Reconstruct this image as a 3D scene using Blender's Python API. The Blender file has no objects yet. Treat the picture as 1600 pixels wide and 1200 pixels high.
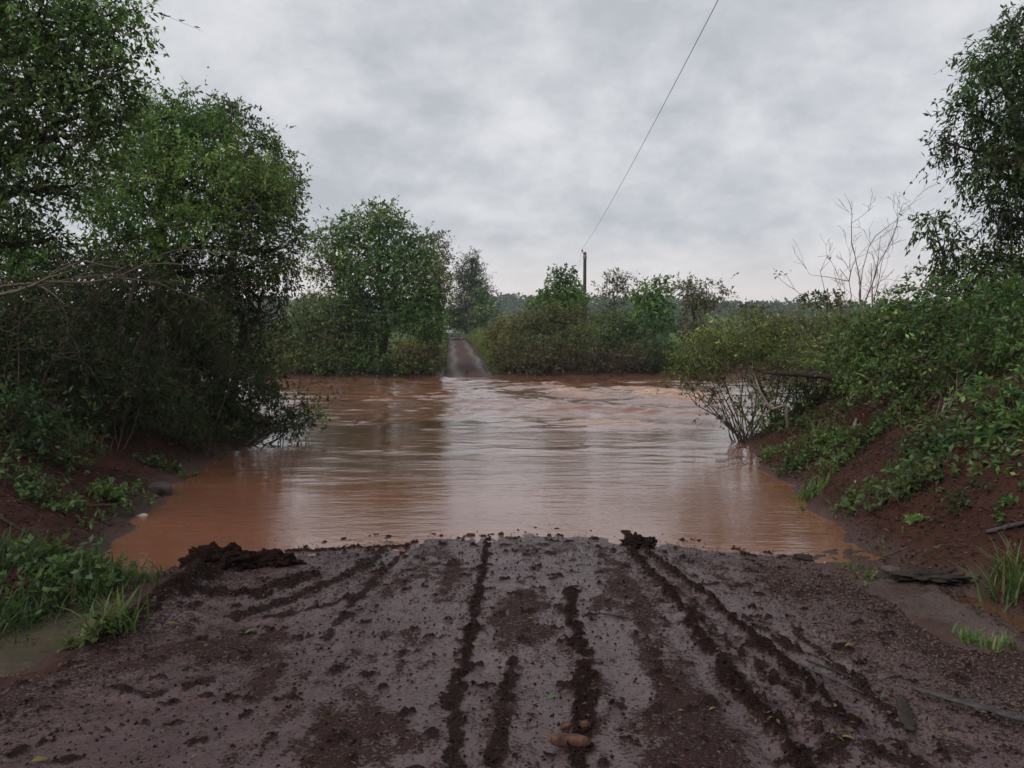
import bpy, math, random
import numpy as np
from mathutils import Vector

random.seed(7)
RNG = np.random.default_rng(11)
sc = bpy.context.scene
col = sc.collection

# ------------------------------------------------------------------ camera
FPX = 1164.0                       # focal length in photograph pixels (1600 wide)
EYE = 2.15                         # eye height above the river
PITCH = math.atan(80.0 / FPX)
cam_d = bpy.data.cameras.new('camera')
cam_d.sensor_width = 36.0
cam_d.lens = 36.0 * FPX / 1600.0
cam_d.clip_start = 0.05
cam_d.clip_end = 6000
cam = bpy.data.objects.new('camera', cam_d)
cam.location = (0, 0, EYE)
cam.rotation_euler = (math.pi / 2 - PITCH, 0, 0)
col.objects.link(cam)
sc.camera = cam

# ------------------------------------------------------------------ sky and sun
SUN_EL, SUN_ROT = math.radians(42), math.radians(-128)
world = bpy.data.worlds.new('World')
sc.world = world
world.use_nodes = True
wn, wl = world.node_tree.nodes, world.node_tree.links
wn.clear()


def wnode(t, **kw):
    n = wn.new(t)
    for k, v in kw.items():
        setattr(n, k, v)
    return n


w_out = wnode('ShaderNodeOutputWorld')
w_bg = wnode('ShaderNodeBackground')
w_bg.inputs['Strength'].default_value = 0.1
w_sky = wnode('ShaderNodeTexSky', sky_type='NISHITA', sun_disc=False)
w_sky.sun_elevation = SUN_EL
w_sky.sun_rotation = SUN_ROT
w_tc = wnode('ShaderNodeTexCoord')
w_sep = wnode('ShaderNodeSeparateXYZ')
wl.new(w_tc.outputs['Generated'], w_sep.inputs[0])


def wmath(op, a, b=None, clamp=False):
    n = wnode('ShaderNodeMath', operation=op, use_clamp=clamp)
    for i, v in enumerate((a, b)):
        if v is None:
            continue
        if isinstance(v, (int, float)):
            n.inputs[i].default_value = v
        else:
            wl.new(v, n.inputs[i])
    return n.outputs[0]


zc = wmath('ADD', wmath('ABSOLUTE', w_sep.outputs['Z']), 0.45)
w_comb = wnode('ShaderNodeCombineXYZ')
wl.new(wmath('DIVIDE', w_sep.outputs['X'], zc), w_comb.inputs[0])
wl.new(wmath('DIVIDE', w_sep.outputs['Y'], zc), w_comb.inputs[1])


def wnoise(scale, detail, rough, dist=0.0, off=0.0):
    n = wnode('ShaderNodeTexNoise')
    n.inputs['Scale'].default_value = scale
    n.inputs['Detail'].default_value = detail
    n.inputs['Roughness'].default_value = rough
    n.inputs['Distortion'].default_value = dist
    m = wnode('ShaderNodeMapping')
    m.inputs['Location'].default_value = (off, off * 0.7, off * 0.3)
    wl.new(w_comb.outputs[0], m.inputs[0])
    wl.new(m.outputs[0], n.inputs['Vector'])
    return n.outputs['Fac']


cl = wmath('ADD', wmath('MULTIPLY', wnoise(2.3, 5, 0.55, 0.1, 3.1), 0.5), wmath('MULTIPLY', wnoise(8.0, 8, 0.62, 0.1, 8.3), 0.5))
w_ramp = wnode('ShaderNodeValToRGB')
w_ramp.color_ramp.elements[0].position = 0.38
w_ramp.color_ramp.elements[0].color = (4.5, 4.75, 5.1, 1)
w_ramp.color_ramp.elements[1].position = 0.63
w_ramp.color_ramp.elements[1].color = (6.95, 7.0, 7.25, 1)
wl.new(cl, w_ramp.inputs[0])
# thinner, warmer cloud low over the horizon
w_low = wnode('ShaderNodeMapRange', interpolation_type='SMOOTHSTEP')
w_low.inputs['From Min'].default_value = 0.14
w_low.inputs['From Max'].default_value = 0.0
wl.new(wmath('ABSOLUTE', w_sep.outputs['Z']), w_low.inputs['Value'])
w_mixw = wnode('ShaderNodeMixRGB')
wl.new(wmath('MULTIPLY', w_low.outputs[0], 0.85), w_mixw.inputs[0])
wl.new(w_ramp.outputs[0], w_mixw.inputs[1])
w_mixw.inputs[2].default_value = (8.6, 7.5, 7.25, 1)
w_mix = wnode('ShaderNodeMixRGB')
w_mix.inputs[0].default_value = 0.96
wl.new(w_sky.outputs[0], w_mix.inputs[1])
wl.new(w_mixw.outputs[0], w_mix.inputs[2])
wl.new(w_mix.outputs[0], w_bg.inputs['Color'])
wl.new(w_bg.outputs[0], w_out.inputs['Surface'])

sun_d = bpy.data.lights.new('sun', 'SUN')
sun_d.energy = 1.5
sun_d.angle = math.radians(25)
sun_d.color = (1.0, 0.96, 0.9)
sun = bpy.data.objects.new('sun', sun_d)
# direction towards the sun: sky rotation is measured from +Y clockwise
sd = Vector((math.sin(SUN_ROT) * math.cos(SUN_EL), math.cos(SUN_ROT) * math.cos(SUN_EL), math.sin(SUN_EL)))
sun.rotation_euler = sd.to_track_quat('Z', 'Y').to_euler()
sun.location = (0, 0, 60)
col.objects.link(sun)

sc.view_settings.view_transform = 'Standard'
sc.view_settings.look = 'None'
sc.view_settings.exposure = 0.2
sc.view_settings.gamma = 1.0
sc.view_settings.use_curve_mapping = False
sc.render.engine = 'CYCLES'
sc.cycles.use_denoising = True
sc.cycles.max_bounces = 8
sc.cycles.diffuse_bounces = 4
sc.cycles.transmission_bounces = 4
sc.cycles.volume_bounces = 0


# ------------------------------------------------------------------ noise
def _hash(ix, iy, iz, seed):
    h = (ix.astype(np.int64) * 374761393 + iy.astype(np.int64) * 668265263 + iz.astype(np.int64) * 2147483647 + seed * 974711) & 0xFFFFFFFF
    h = ((h ^ (h >> 13)) * 1274126177) & 0xFFFFFFFF
    h = ((h ^ (h >> 16)) * 2246822519) & 0xFFFFFFFF
    return ((h ^ (h >> 15)) & 0xFFFFFF) / float(0xFFFFFF)


def noise2(x, y, seed=0):
    x = np.asarray(x, float); y = np.asarray(y, float)
    ix = np.floor(x); iy = np.floor(y)
    fx = x - ix; fy = y - iy
    z = np.zeros_like(ix)
    u = fx * fx * fx * (fx * (fx * 6 - 15) + 10); v = fy * fy * fy * (fy * (fy * 6 - 15) + 10)

    def g(ox, oy):
        a = _hash(ix + ox, iy + oy, z, seed) * 2 * math.pi
        return np.cos(a) * (fx - ox) + np.sin(a) * (fy - oy)
    return ((g(0, 0) * (1 - u) + g(1, 0) * u) * (1 - v) + (g(0, 1) * (1 - u) + g(1, 1) * u) * v) * 1.5


def fbm(x, y, oct=4, seed=0, gain=0.5, lac=2.03):
    s = 0.0; a = 1.0; t = 0.0
    for i in range(oct):
        s = s + a * noise2(np.asarray(x) * lac ** i, np.asarray(y) * lac ** i, seed + i * 17)
        t += a; a *= gain
    return s / t


def noise3(p, seed=0):
    ip = np.floor(p); f = p - ip
    f = f * f * (3 - 2 * f)
    r = 0
    for ox in (0, 1):
        for oy in (0, 1):
            for oz in (0, 1):
                w = (f[:, 0] if ox else 1 - f[:, 0]) * (f[:, 1] if oy else 1 - f[:, 1]) * (f[:, 2] if oz else 1 - f[:, 2])
                r = r + w * _hash(ip[:, 0] + ox, ip[:, 1] + oy, ip[:, 2] + oz, seed)
    return r * 2 - 1


def sstep(a, b, x):
    t = np.clip((np.asarray(x, float) - a) / (b - a), 0, 1)
    return t * t * (3 - 2 * t)


def unit(v):
    return v / np.maximum(np.linalg.norm(v, axis=-1, keepdims=True), 1e-9)


# ------------------------------------------------------------------ surveying: a sight line of the photograph to a point of the place
CP, SP = math.cos(PITCH), math.sin(PITCH)


def ray(px, py):
    u = (px - 800.0) / FPX; v = (600.0 - py) / FPX
    return np.array((u, CP + v * SP, -SP + v * CP))


def at(px, py, Y):
    d = ray(px, py)
    return np.array((0, 0, EYE)) + d * (Y / d[1])


def on_level(px, py, z=0.0):
    d = ray(px, py)
    return np.array((0, 0, EYE)) + d * ((z - EYE) / d[2])


# ------------------------------------------------------------------ terrain
XL = [(-30, -4.3), (2, -4.2), (4.5, -3.75), (6.0, -3.75), (7.0, -3.85), (7.8, -4.1), (10.4, -4.85), (13.0, -5.1), (15, -5.0), (17, -5.3), (18.6, -6.3), (20, -9.5), (21.5, -22), (24, -70), (2000, -70)]
XR = [(-30, 4.4), (2, 4.3), (4.5, 3.95), (6.5, 3.45), (9.0, 3.72), (12, 4.1), (14.7, 4.65), (16.2, 5.6), (18, 10), (20, 24), (24, 70), (2000, 70)]
XLa, XRa = np.array(XL), np.array(XR)
FAR_EDGE = 36.4


def far_edge(x):
    return FAR_EDGE + 0.5 * noise2(np.asarray(x) * 0.13, np.asarray(x) * 0 + 3.3, 5) + 0.5 * noise2(np.asarray(x) * 0.6, np.asarray(x) * 0 + 7.3, 6) + 0.012 * (np.asarray(x) + 3)


def far_road_x(y):
    return -2.05 - 0.083 * (np.asarray(y, float) - 36.5)


def road_z(x, y):
    return 0.5 - 0.0645 * y - 0.0075 * (x - 0.1) ** 2


def hbase(x, y):
    x = np.asarray(x, float); y = np.asarray(y, float)
    xl = np.interp(y, XLa[:, 0], XLa[:, 1]); xr = np.interp(y, XRa[:, 0], XRa[:, 1])
    wob = 0.28 * fbm(x * 0.9, y * 0.9, 3, 21)
    # the two banks beside the ramp
    dl = xl - x + wob; dr = x - xr + wob
    prof_l = np.where(dl > 0, 2.3 * (1 - np.exp(-np.maximum(dl, 0) * 0.42 / 2.3 - np.maximum(dl, 0) ** 2 * 0.06)), dl * 0.5)
    prof_r = np.where(dr > 0, 3.0 * (1 - np.exp(-np.maximum(dr, 0) * 0.64 / 3.0 - np.maximum(dr, 0) ** 2 * 0.05)), dr * 0.5)
    # the upstream/downstream faces fall to the main river
    bank = np.maximum(prof_l, prof_r)
    bank = np.maximum(bank, -1.2)
    road = road_z(x, y)
    road = np.where(y > 9, road - 0.02 * (y - 9), road)
    road = np.maximum(road, -1.2)
    k = 0.12
    near = np.where(y < 14, np.maximum(bank, road) + 0.5 * k * np.exp(-np.abs(bank - road) / k) * 0.6, bank)
    # left drain and right run-off channel
    dchl = np.exp(-((x + 3.36 + 0.12 * np.sin(y * 2.1)) / 0.33) ** 2)
    near = near - 0.2 * dchl * sstep(1.5, 3.2, y) * (1 - sstep(5.3, 5.7, y))
    near = near - 0.22 * np.exp(-((x + 3.45) / 0.42) ** 2 - ((y - 7.15) / 0.55) ** 2)
    near = near + 0.16 * np.exp(-((x + 3.75) / 0.45) ** 2 - ((y - 6.2) / 0.55) ** 2)
    gl = np.exp(-((x - 3.3) / 0.45) ** 4) * sstep(4.4, 4.9, y) * (1 - sstep(6.0, 6.4, y))
    near = near * (1 - gl) + 0.085 * gl
    near = near - 0.075 * np.exp(-((x - 3.62 - 0.06 * np.sin(y * 5)) / 0.13) ** 2) * sstep(3.6, 4.4, y) * (1 - sstep(5.7, 6.0, y))
    # mud ridge pushed up along the left edge of the ramp
    rid = np.exp(-((x + 2.75 + 0.25 * (y - 6.2)) / 0.3) ** 2) * sstep(4.6, 5.3, y) * (1 - sstep(6.9, 7.3, y))
    near = near + 0.07 * rid * (1 + 1.3 * noise2(x * 4, y * 4, 33))
    # far bank
    fe = far_edge(x)
    df = y - fe
    far = np.where(df > 0, 1.15 * (1 - np.exp(-np.maximum(df, 0) * 0.2)) + 0.004 * np.maximum(df - 20, 0) * (df < 400), df * 0.35)
    rx = far_road_x(y)
    cut = 1 - sstep(1.35, 2.3, np.abs(x - rx))
    froad = np.where(df > 0, 0.0165 * df, df * 0.1)
    far = far * (1 - cut) + np.minimum(froad, 1.6 + df * 0.002) * cut
    far = np.maximum(far, -1.2)
    h = np.where(y < 27, near, far)
    h = np.where((y >= 25) & (y < 34), np.minimum(h, -1.0), h)
    h = np.where(y < 34, np.where(y > 20, np.minimum(h, np.maximum(near, -1.0)), h), h)
    # side valleys: far left and right of the ramp land rolls gently
    roll = sstep(15, 60, np.abs(x)) * 0.6 * fbm(x * 0.03, y * 0.03, 2, 71)
    h = h + np.where((y < 17), roll, 0) + np.where(y > 60, 2.0 * fbm(x * 0.008, y * 0.008, 2, 77), 0) * (1 - cut)
    return h


def rough(x, y):
    """small relief of the banks"""
    b = 0.06 * fbm(x * 2.2, y * 2.2, 3, 41) + 0.055 * np.abs(fbm(x * 5.5, y * 5.5, 3, 45)) + 0.02 * fbm(x * 15, y * 15, 2, 47)
    return b


def ground_h(x, y):
    return hbase(x, y) + rough(np.asarray(x, float), np.asarray(y, float))


def zat(x, y):
    return float(ground_h(np.array([x]), np.array([y]))[0])


def on_ground(px, py):
    """where a sight line meets the ground"""
    d = ray(px, py)
    ts = np.concatenate([np.arange(2.0, 20, 0.02), np.arange(20, 140, 0.1)])
    P = np.array((0, 0, EYE)) + d[None, :] * ts[:, None]
    hh = ground_h(P[:, 0], P[:, 1])
    below = np.nonzero(P[:, 2] < np.maximum(hh, -0.02))[0]
    i = below[0] if len(below) else len(ts) - 1
    return P[i, 0], P[i, 1], float(hh[i])


# ------------------------------------------------------------------ materials
def new_mat(name):
    m = bpy.data.materials.new(name)
    m.use_nodes = True
    nt = m.node_tree
    nt.nodes.clear()
    return m, nt


def N(nt, t, **kw):
    n = nt.nodes.new(t)
    for k, v in kw.items():
        setattr(n, k, v)
    return n


def setin(n, **kw):
    for k, v in kw.items():
        n.inputs[k.replace('_', ' ')].default_value = v


def noise_node(nt, scale, detail=4, rough_=0.55, coord='Object', vec=None, stretch=None):
    n = N(nt, 'ShaderNodeTexNoise')
    setin(n, Scale=scale, Detail=detail, Roughness=rough_)
    if vec is None:
        tc = N(nt, 'ShaderNodeTexCoord'); vec = tc.outputs[coord]
    if stretch:
        mp = N(nt, 'ShaderNodeMapping'); mp.inputs['Scale'].default_value = stretch
        nt.links.new(vec, mp.inputs[0]); vec = mp.outputs[0]
    nt.links.new(vec, n.inputs['Vector'])
    return n.outputs['Fac']


def ramp(nt, fac, stops):
    r = N(nt, 'ShaderNodeValToRGB')
    e = r.color_ramp.elements
    while len(e) < len(stops):
        e.new(0.5)
    for el, (p, c) in zip(e, stops):
        el.position = p
        el.color = (c if len(c) == 4 else (*c, 1)) if isinstance(c, tuple) else (c, c, c, 1)
    nt.links.new(fac, r.inputs[0])
    return r.outputs[0]


def attr(nt, name):
    return N(nt, 'ShaderNodeAttribute', attribute_name=name)


def mixc(nt, f, a, b, mode='MIX'):
    m = N(nt, 'ShaderNodeMixRGB', blend_type=mode)
    for i, v in ((0, f), (1, a), (2, b)):
        if isinstance(v, (int, float)):
            m.inputs[i].default_value = v
        elif isinstance(v, tuple):
            m.inputs[i].default_value = v if len(v) == 4 else (*v, 1)
        else:
            nt.links.new(v, m.inputs[i])
    return m.outputs[0]


def mth(nt, op, a, b=None, c=None, clamp=False):
    m = N(nt, 'ShaderNodeMath', operation=op, use_clamp=clamp)
    for i, v in enumerate((a, b, c)):
        if v is None:
            continue
        if isinstance(v, (int, float)):
            m.inputs[i].default_value = v
        else:
            nt.links.new(v, m.inputs[i])
    return m.outputs[0]


def bump(nt, h, strength, dist, prev=None):
    b = N(nt, 'ShaderNodeBump')
    setin(b, Strength=strength, Distance=dist)
    nt.links.new(h, b.inputs['Height'])
    if prev is not None:
        nt.links.new(prev, b.inputs['Normal'])
    return b.outputs[0]


def finish(nt, bsdf):
    o = N(nt, 'ShaderNodeOutputMaterial')
    nt.links.new(bsdf, o.inputs['Surface'])


def mat_leaf():
    m, nt = new_mat('leaf')
    a = attr(nt, 'tint').outputs['Color']
    p = N(nt, 'ShaderNodeBsdfPrincipled')
    nt.links.new(a, p.inputs['Base Color'])
    setin(p, Roughness=0.55)
    p.inputs['Specular IOR Level'].default_value = 0.35
    t = N(nt, 'ShaderNodeBsdfTranslucent')
    tc = mixc(nt, 1.0, a, (1.15, 1.25, 0.7), 'MULTIPLY')
    nt.links.new(tc, t.inputs['Color'])
    mx = N(nt, 'ShaderNodeMixShader'); mx.inputs[0].default_value = 0.44
    nt.links.new(p.outputs[0], mx.inputs[1]); nt.links.new(t.outputs[0], mx.inputs[2])
    finish(nt, mx.outputs[0])
    return m


def mat_bark(name, c1, c2, scale=9):
    m, nt = new_mat(name)
    n = noise_node(nt, scale, 5, 0.6, stretch=(1, 1, 0.35))
    c = ramp(nt, n, [(0.3, c1), (0.7, c2)])
    p = N(nt, 'ShaderNodeBsdfPrincipled')
    nt.links.new(c, p.inputs['Base Color']); setin(p, Roughness=0.8)
    p.inputs['Specular IOR Level'].default_value = 0.22
    nt.links.new(bump(nt, n, 0.6, 0.02), p.inputs['Normal'])
    finish(nt, p.outputs[0])
    return m


def mat_plain(name, c, rough_=0.6, var=0.25, scale=20, bumpd=0.004, metallic=0.0):
    m, nt = new_mat(name)
    n = noise_node(nt, scale, 4, 0.6)
    cc = ramp(nt, n, [(0.3, tuple(v * (1 - var) for v in c)), (0.7, tuple(v * (1 + var) for v in c))])
    p = N(nt, 'ShaderNodeBsdfPrincipled')
    nt.links.new(cc, p.inputs['Base Color']); setin(p, Roughness=rough_, Metallic=metallic)
    if bumpd:
        nt.links.new(bump(nt, n, 0.5, bumpd), p.inputs['Normal'])
    finish(nt, p.outputs[0])
    return m


def mat_ground():
    m, nt = new_mat('red_bank_soil')
    n1 = noise_node(nt, 1.6, 5, 0.6); n2 = noise_node(nt, 22, 5, 0.65); n3 = noise_node(nt, 90, 3, 0.6)
    soil = ramp(nt, n1, [(0.3, (0.05, 0.021, 0.016)), (0.55, (0.082, 0.034, 0.025)), (0.75, (0.11, 0.046, 0.033))])
    soil = mixc(nt, mth(nt, 'MULTIPLY', n2, 0.75), soil, (0.026, 0.013, 0.011))
    grass = ramp(nt, n2, [(0.3, (0.045, 0.075, 0.022)), (0.7, (0.085, 0.125, 0.04))])
    c = mixc(nt, attr(nt, 'green').outputs['Fac'], soil, grass)
    silt = ramp(nt, n1, [(0.35, (0.062, 0.036, 0.030)), (0.65, (0.115, 0.075, 0.064))])
    c = mixc(nt, attr(nt, 'silt').outputs['Fac'], c, silt)
    p = N(nt, 'ShaderNodeBsdfPrincipled')
    nt.links.new(c, p.inputs['Base Color'])
    w = attr(nt, 'wet').outputs['Fac']
    r = mth(nt, 'SUBTRACT', 0.9, mth(nt, 'MULTIPLY', w, 0.55))
    nt.links.new(mth(nt, 'ADD', 0.12, mth(nt, 'MULTIPLY', w, 0.4)), p.inputs['Specular IOR Level'])
    nt.links.new(r, p.inputs['Roughness'])
    b = bump(nt, n2, 0.9, 0.05)
    b = bump(nt, n3, 0.6, 0.008, b)
    nt.links.new(b, p.inputs['Normal'])
    finish(nt, p.outputs[0])
    return m


def mat_mud():
    m, nt = new_mat('wet_road_mud')
    n1 = noise_node(nt, 2.3, 5, 0.6); n2 = noise_node(nt, 48, 6, 0.72); n3 = noise_node(nt, 150, 4, 0.65)
    n4 = noise_node(nt, 9, 5, 0.65)
    film = ramp(nt, n1, [(0.3, (0.062, 0.035, 0.037)), (0.6, (0.086, 0.050, 0.053)), (0.8, (0.104, 0.058, 0.060))])
    crumb = ramp(nt, n3, [(0.40, (0.006, 0.0035, 0.003)), (0.50, (0.022, 0.011, 0.010)), (0.62, (0.085, 0.042, 0.034))])
    clod = attr(nt, 'clod').outputs['Fac']
    wet = attr(nt, 'wet').outputs['Fac']
    # crumbled soil lying on the wet film: dense where it is drier, a few specks in the film
    cov = mth(nt, 'ADD', mth(nt, 'MULTIPLY', mth(nt, 'SUBTRACT', 1.0, wet), 0.17), mth(nt, 'MULTIPLY', mth(nt, 'SUBTRACT', n4, 0.5), 0.25))
    lvl = mth(nt, 'ADD', n2, cov)
    spk = ramp(nt, lvl, [(0.575, 0.0), (0.605, 1.0)])
    f = mth(nt, 'MAXIMUM', clod, mth(nt, 'MULTIPLY', spk, 0.9))
    dk = mth(nt, 'MULTIPLY', clod, 0.52)
    c = mixc(nt, f, film, crumb)
    c = mixc(nt, dk, c, (0.007, 0.004, 0.004))
    p = N(nt, 'ShaderNodeBsdfPrincipled')
    nt.links.new(c, p.inputs['Base Color'])
    r = mth(nt, 'SUBTRACT', 0.46, mth(nt, 'MULTIPLY', wet, 0.27))
    r = mth(nt, 'ADD', r, mth(nt, 'MULTIPLY', f, 0.4), clamp=True)
    nt.links.new(r, p.inputs['Roughness'])
    nt.links.new(mth(nt, 'SUBTRACT', 0.55, mth(nt, 'MULTIPLY', f, 0.5), clamp=True), p.inputs['Specular IOR Level'])
    hh = mth(nt, 'ADD', mth(nt, 'MULTIPLY', spk, 0.5), n2)
    b = N(nt, 'ShaderNodeBump'); setin(b, Distance=0.012)
    nt.links.new(mth(nt, 'SUBTRACT', 0.9, mth(nt, 'MULTIPLY', wet, 0.45)), b.inputs['Strength']); nt.links.new(hh, b.inputs['Height'])
    b2 = bump(nt, n3, 0.3, 0.004, b.outputs[0])
    nt.links.new(b2, p.inputs['Normal'])
    finish(nt, p.outputs[0])
    return m


def mat_water(name, deep, foamc=(0.58, 0.38, 0.26), ripple=1.0, gloss=0.65):
    m, nt = new_mat(name)
    n1 = noise_node(nt, 0.35, 4, 0.6, stretch=(0.5, 1.4, 1))
    c = ramp(nt, n1, [(0.3, tuple(v * 0.85 for v in deep)), (0.7, tuple(v * 1.15 for v in deep))])
    fm = attr(nt, 'foam').outputs['Fac']
    nf = noise_node(nt, 7, 5, 0.7, stretch=(0.6, 1.6, 1))
    ff = mth(nt, 'MULTIPLY', fm, ramp(nt, nf, [(0.36, 0.25), (0.56, 1.0)]))
    c = mixc(nt, ff, c, foamc)
    p = N(nt, 'ShaderNodeBsdfPrincipled')
    nt.links.new(c, p.inputs['Base Color'])
    p.inputs['IOR'].default_value = 1.33
    nt.links.new(mth(nt, 'MULTIPLY', mth(nt, 'SUBTRACT', 1.0, ff, clamp=True), gloss), p.inputs['Coat Weight'])
    nt.links.new(mth(nt, 'SUBTRACT', 0.5, mth(nt, 'MULTIPLY', ff, 0.4)), p.inputs['Specular IOR Level'])
    p.inputs['Coat IOR'].default_value = 1.33
    p.inputs['Coat Roughness'].default_value = 0.05
    nt.links.new(mth(nt, 'ADD', 0.06, mth(nt, 'MULTIPLY', ff, 0.5)), p.inputs['Roughness'])
    ra = noise_node(nt, 5.5, 3, 0.55, stretch=(0.45, 1.5, 1))
    rb = noise_node(nt, 17, 3, 0.6, stretch=(0.55, 1.3, 1))
    calm = noise_node(nt, 0.28, 3, 0.5, stretch=(0.6, 1.1, 1))
    k = ramp(nt, calm, [(0.40, 0.28), (0.64, 1.0)])
    b = N(nt, 'ShaderNodeBump'); setin(b, Distance=0.05)
    nt.links.new(mth(nt, 'MULTIPLY', k, 0.30 * ripple), b.inputs['Strength']); nt.links.new(ra, b.inputs['Height'])
    b2 = N(nt, 'ShaderNodeBump'); setin(b2, Distance=0.015)
    nt.links.new(mth(nt, 'MULTIPLY', k, 0.35 * ripple), b2.inputs['Strength']); nt.links.new(rb, b2.inputs['Height'])
    nt.links.new(b.outputs[0], b2.inputs['Normal'])
    nt.links.new(b2.outputs[0], p.inputs['Normal'])
    nt.links.new(b2.outputs[0], p.inputs['Coat Normal'])
    finish(nt, p.outputs[0])
    return m


M = {
    'leaf': mat_leaf(),
    'bark': mat_bark('grey_brown_bark', (0.025, 0.018, 0.014), (0.075, 0.058, 0.045)),
    'twig': mat_bark('bare_twig_bark', (0.05, 0.034, 0.026), (0.12, 0.085, 0.065), 14),
    'pale': mat_bark('pale_bare_wood', (0.12, 0.09, 0.07), (0.26, 0.21, 0.17), 14),
    'ground': mat_ground(),
    'mud': mat_mud(),
    'water': mat_water('silty_river_water', (0.205, 0.084, 0.050)),
    'ditch': mat_water('grey_drain_water', (0.075, 0.058, 0.045), ripple=0.3),
    'runoff': mat_water('brown_runoff_water', (0.10, 0.048, 0.032), ripple=0.4),
    'stone': mat_bark('mud_stained_stone', (0.028, 0.015, 0.012), (0.14, 0.066, 0.042), 30),
    'dkstone': mat_plain('dark_stone', (0.06, 0.043, 0.038), 0.7, 0.35, 12),
    'palelit': mat_plain('pale_scrap', (0.55, 0.48, 0.4), 0.6, 0.15, 18),
    'shoulder': mat_plain('red_gravel', (0.075, 0.042, 0.034), 0.7, 0.5, 30),
    'wetwood': mat_bark('wet_grey_wood', (0.028, 0.023, 0.023), (0.085, 0.074, 0.074), 22),
    'darkwood': mat_bark('dark_wet_wood', (0.016, 0.012, 0.01), (0.045, 0.033, 0.027), 10),
    'pole': mat_bark('weathered_pole_wood', (0.05, 0.035, 0.034), (0.10, 0.072, 0.07), 5),
    'wire': mat_plain('aluminium_wire', (0.16, 0.16, 0.17), 0.5, 0.1, 5, 0),
    'white': mat_plain('white_car_paint', (0.75, 0.75, 0.75), 0.3, 0.03, 5, 0),
    'black': mat_plain('dark_glass_and_rubber', (0.02, 0.02, 0.022), 0.3, 0.1, 5, 0),
    'lamp': mat_plain('lamp_glass', (0.5, 0.5, 0.48), 0.2, 0.1, 5, 0),
    'ceramic': mat_plain('brown_ceramic', (0.12, 0.05, 0.035), 0.3, 0.1, 5, 0),
}


# ------------------------------------------------------------------ mesh building
def mesh_object(name, V, F, mat, parent=None, tint=None, smooth=False, attrs=None):
    """V (n,3); F (m,k) or a list of such arrays"""
    Fs = [np.asarray(f, np.int32) for f in (F if isinstance(F, list) else [F]) if len(f)]
    V = np.asarray(V, np.float32)
    me = bpy.data.meshes.new(name)
    me.vertices.add(len(V))
    me.vertices.foreach_set('co', V.ravel())
    nl = sum(f.size for f in Fs); npoly = sum(len(f) for f in Fs)
    me.loops.add(nl)
    me.loops.foreach_set('vertex_index', np.concatenate([f.ravel() for f in Fs]))
    me.polygons.add(npoly)
    starts = []; o = 0
    for f in Fs:
        starts.append(o + np.arange(len(f)) * f.shape[1]); o += f.size
    me.polygons.foreach_set('loop_start', np.concatenate(starts).astype(np.int32))
    if smooth:
        me.polygons.foreach_set('use_smooth', np.ones(npoly, bool))
    if tint is not None:
        a = me.attributes.new('tint', 'FLOAT_COLOR', 'POINT')
        a.data.foreach_set('color', np.concatenate([tint, np.ones((len(tint), 1))], 1).astype(np.float32).ravel())
    for k, v in (attrs or {}).items():
        a = me.attributes.new(k, 'FLOAT', 'POINT')
        a.data.foreach_set('value', np.asarray(v, np.float32).ravel())
    me.update(calc_edges=True)
    me.materials.append(mat)
    o = bpy.data.objects.new(name, me)
    col.objects.link(o)
    if parent is not None:
        o.parent = parent
    return o


def tag(o, label, cat, group=None):
    o['label'] = label
    o['category'] = cat
    if group:
        o['group'] = group
    return o


def structure(o, kind='structure'):
    o['kind'] = kind
    return o


def thing(name, label, cat, loc, group=None):
    o = bpy.data.objects.new(name, None)
    o.empty_display_size = 0.2
    o.location = loc
    col.objects.link(o)
    return tag(o, label, cat, group)


def grid_faces(nx, ny):
    i = np.arange(nx - 1)[None, :] + (np.arange(ny - 1) * nx)[:, None]
    return np.stack([i, i + 1, i + nx + 1, i + nx], -1).reshape(-1, 4)


def tubes(paths, radii, sides=5):
    """paths (n,k,3), radii (n,k) -> V,F of open tubes with a closed tip"""
    paths = np.asarray(paths, float); radii = np.asarray(radii, float)
    n, k, _ = paths.shape
    t = np.gradient(paths, axis=1)
    t = unit(t)
    ref = np.where(np.abs(t[..., 2:3]) > 0.9, np.array((1.0, 0, 0)), np.array((0, 0, 1.0)))
    a = unit(np.cross(t, ref)); b = np.cross(t, a)
    ang = np.arange(sides) * 2 * math.pi / sides
    ring = paths[:, :, None, :] + radii[:, :, None, None] * (a[:, :, None, :] * np.cos(ang)[None, None, :, None] + b[:, :, None, :] * np.sin(ang)[None, None, :, None])
    V = ring.reshape(-1, 3)
    base = (np.arange(n) * k * sides)[:, None, None] + (np.arange(k - 1) * sides)[None, :, None]
    j = np.arange(sides)[None, None, :]; j2 = (j + 1) % sides
    F = np.stack([base + j, base + j2, base + sides + j2, base + sides + j], -1).reshape(-1, 4)
    return V, F


class Buf:
    def __init__(self):
        self.V = []; self.F = []; self.n = 0; self.T = []

    def add(self, V, F, tint=None):
        self.V.append(V); self.F.append(np.asarray(F) + self.n); self.n += len(V)
        if tint is not None:
            self.T.append(tint)

    def build(self, name, mat, parent=None, smooth=False, off=(0, 0, 0)):
        if not self.V:
            return None
        V = np.concatenate(self.V) - np.asarray(off)
        by = {}
        for f in self.F:
            by.setdefault(f.shape[1], []).append(f)
        F = [np.concatenate(v) for v in by.values()]
        return mesh_object(name, V, F, mat, parent, np.concatenate(self.T) if self.T else None, smooth)


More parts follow.
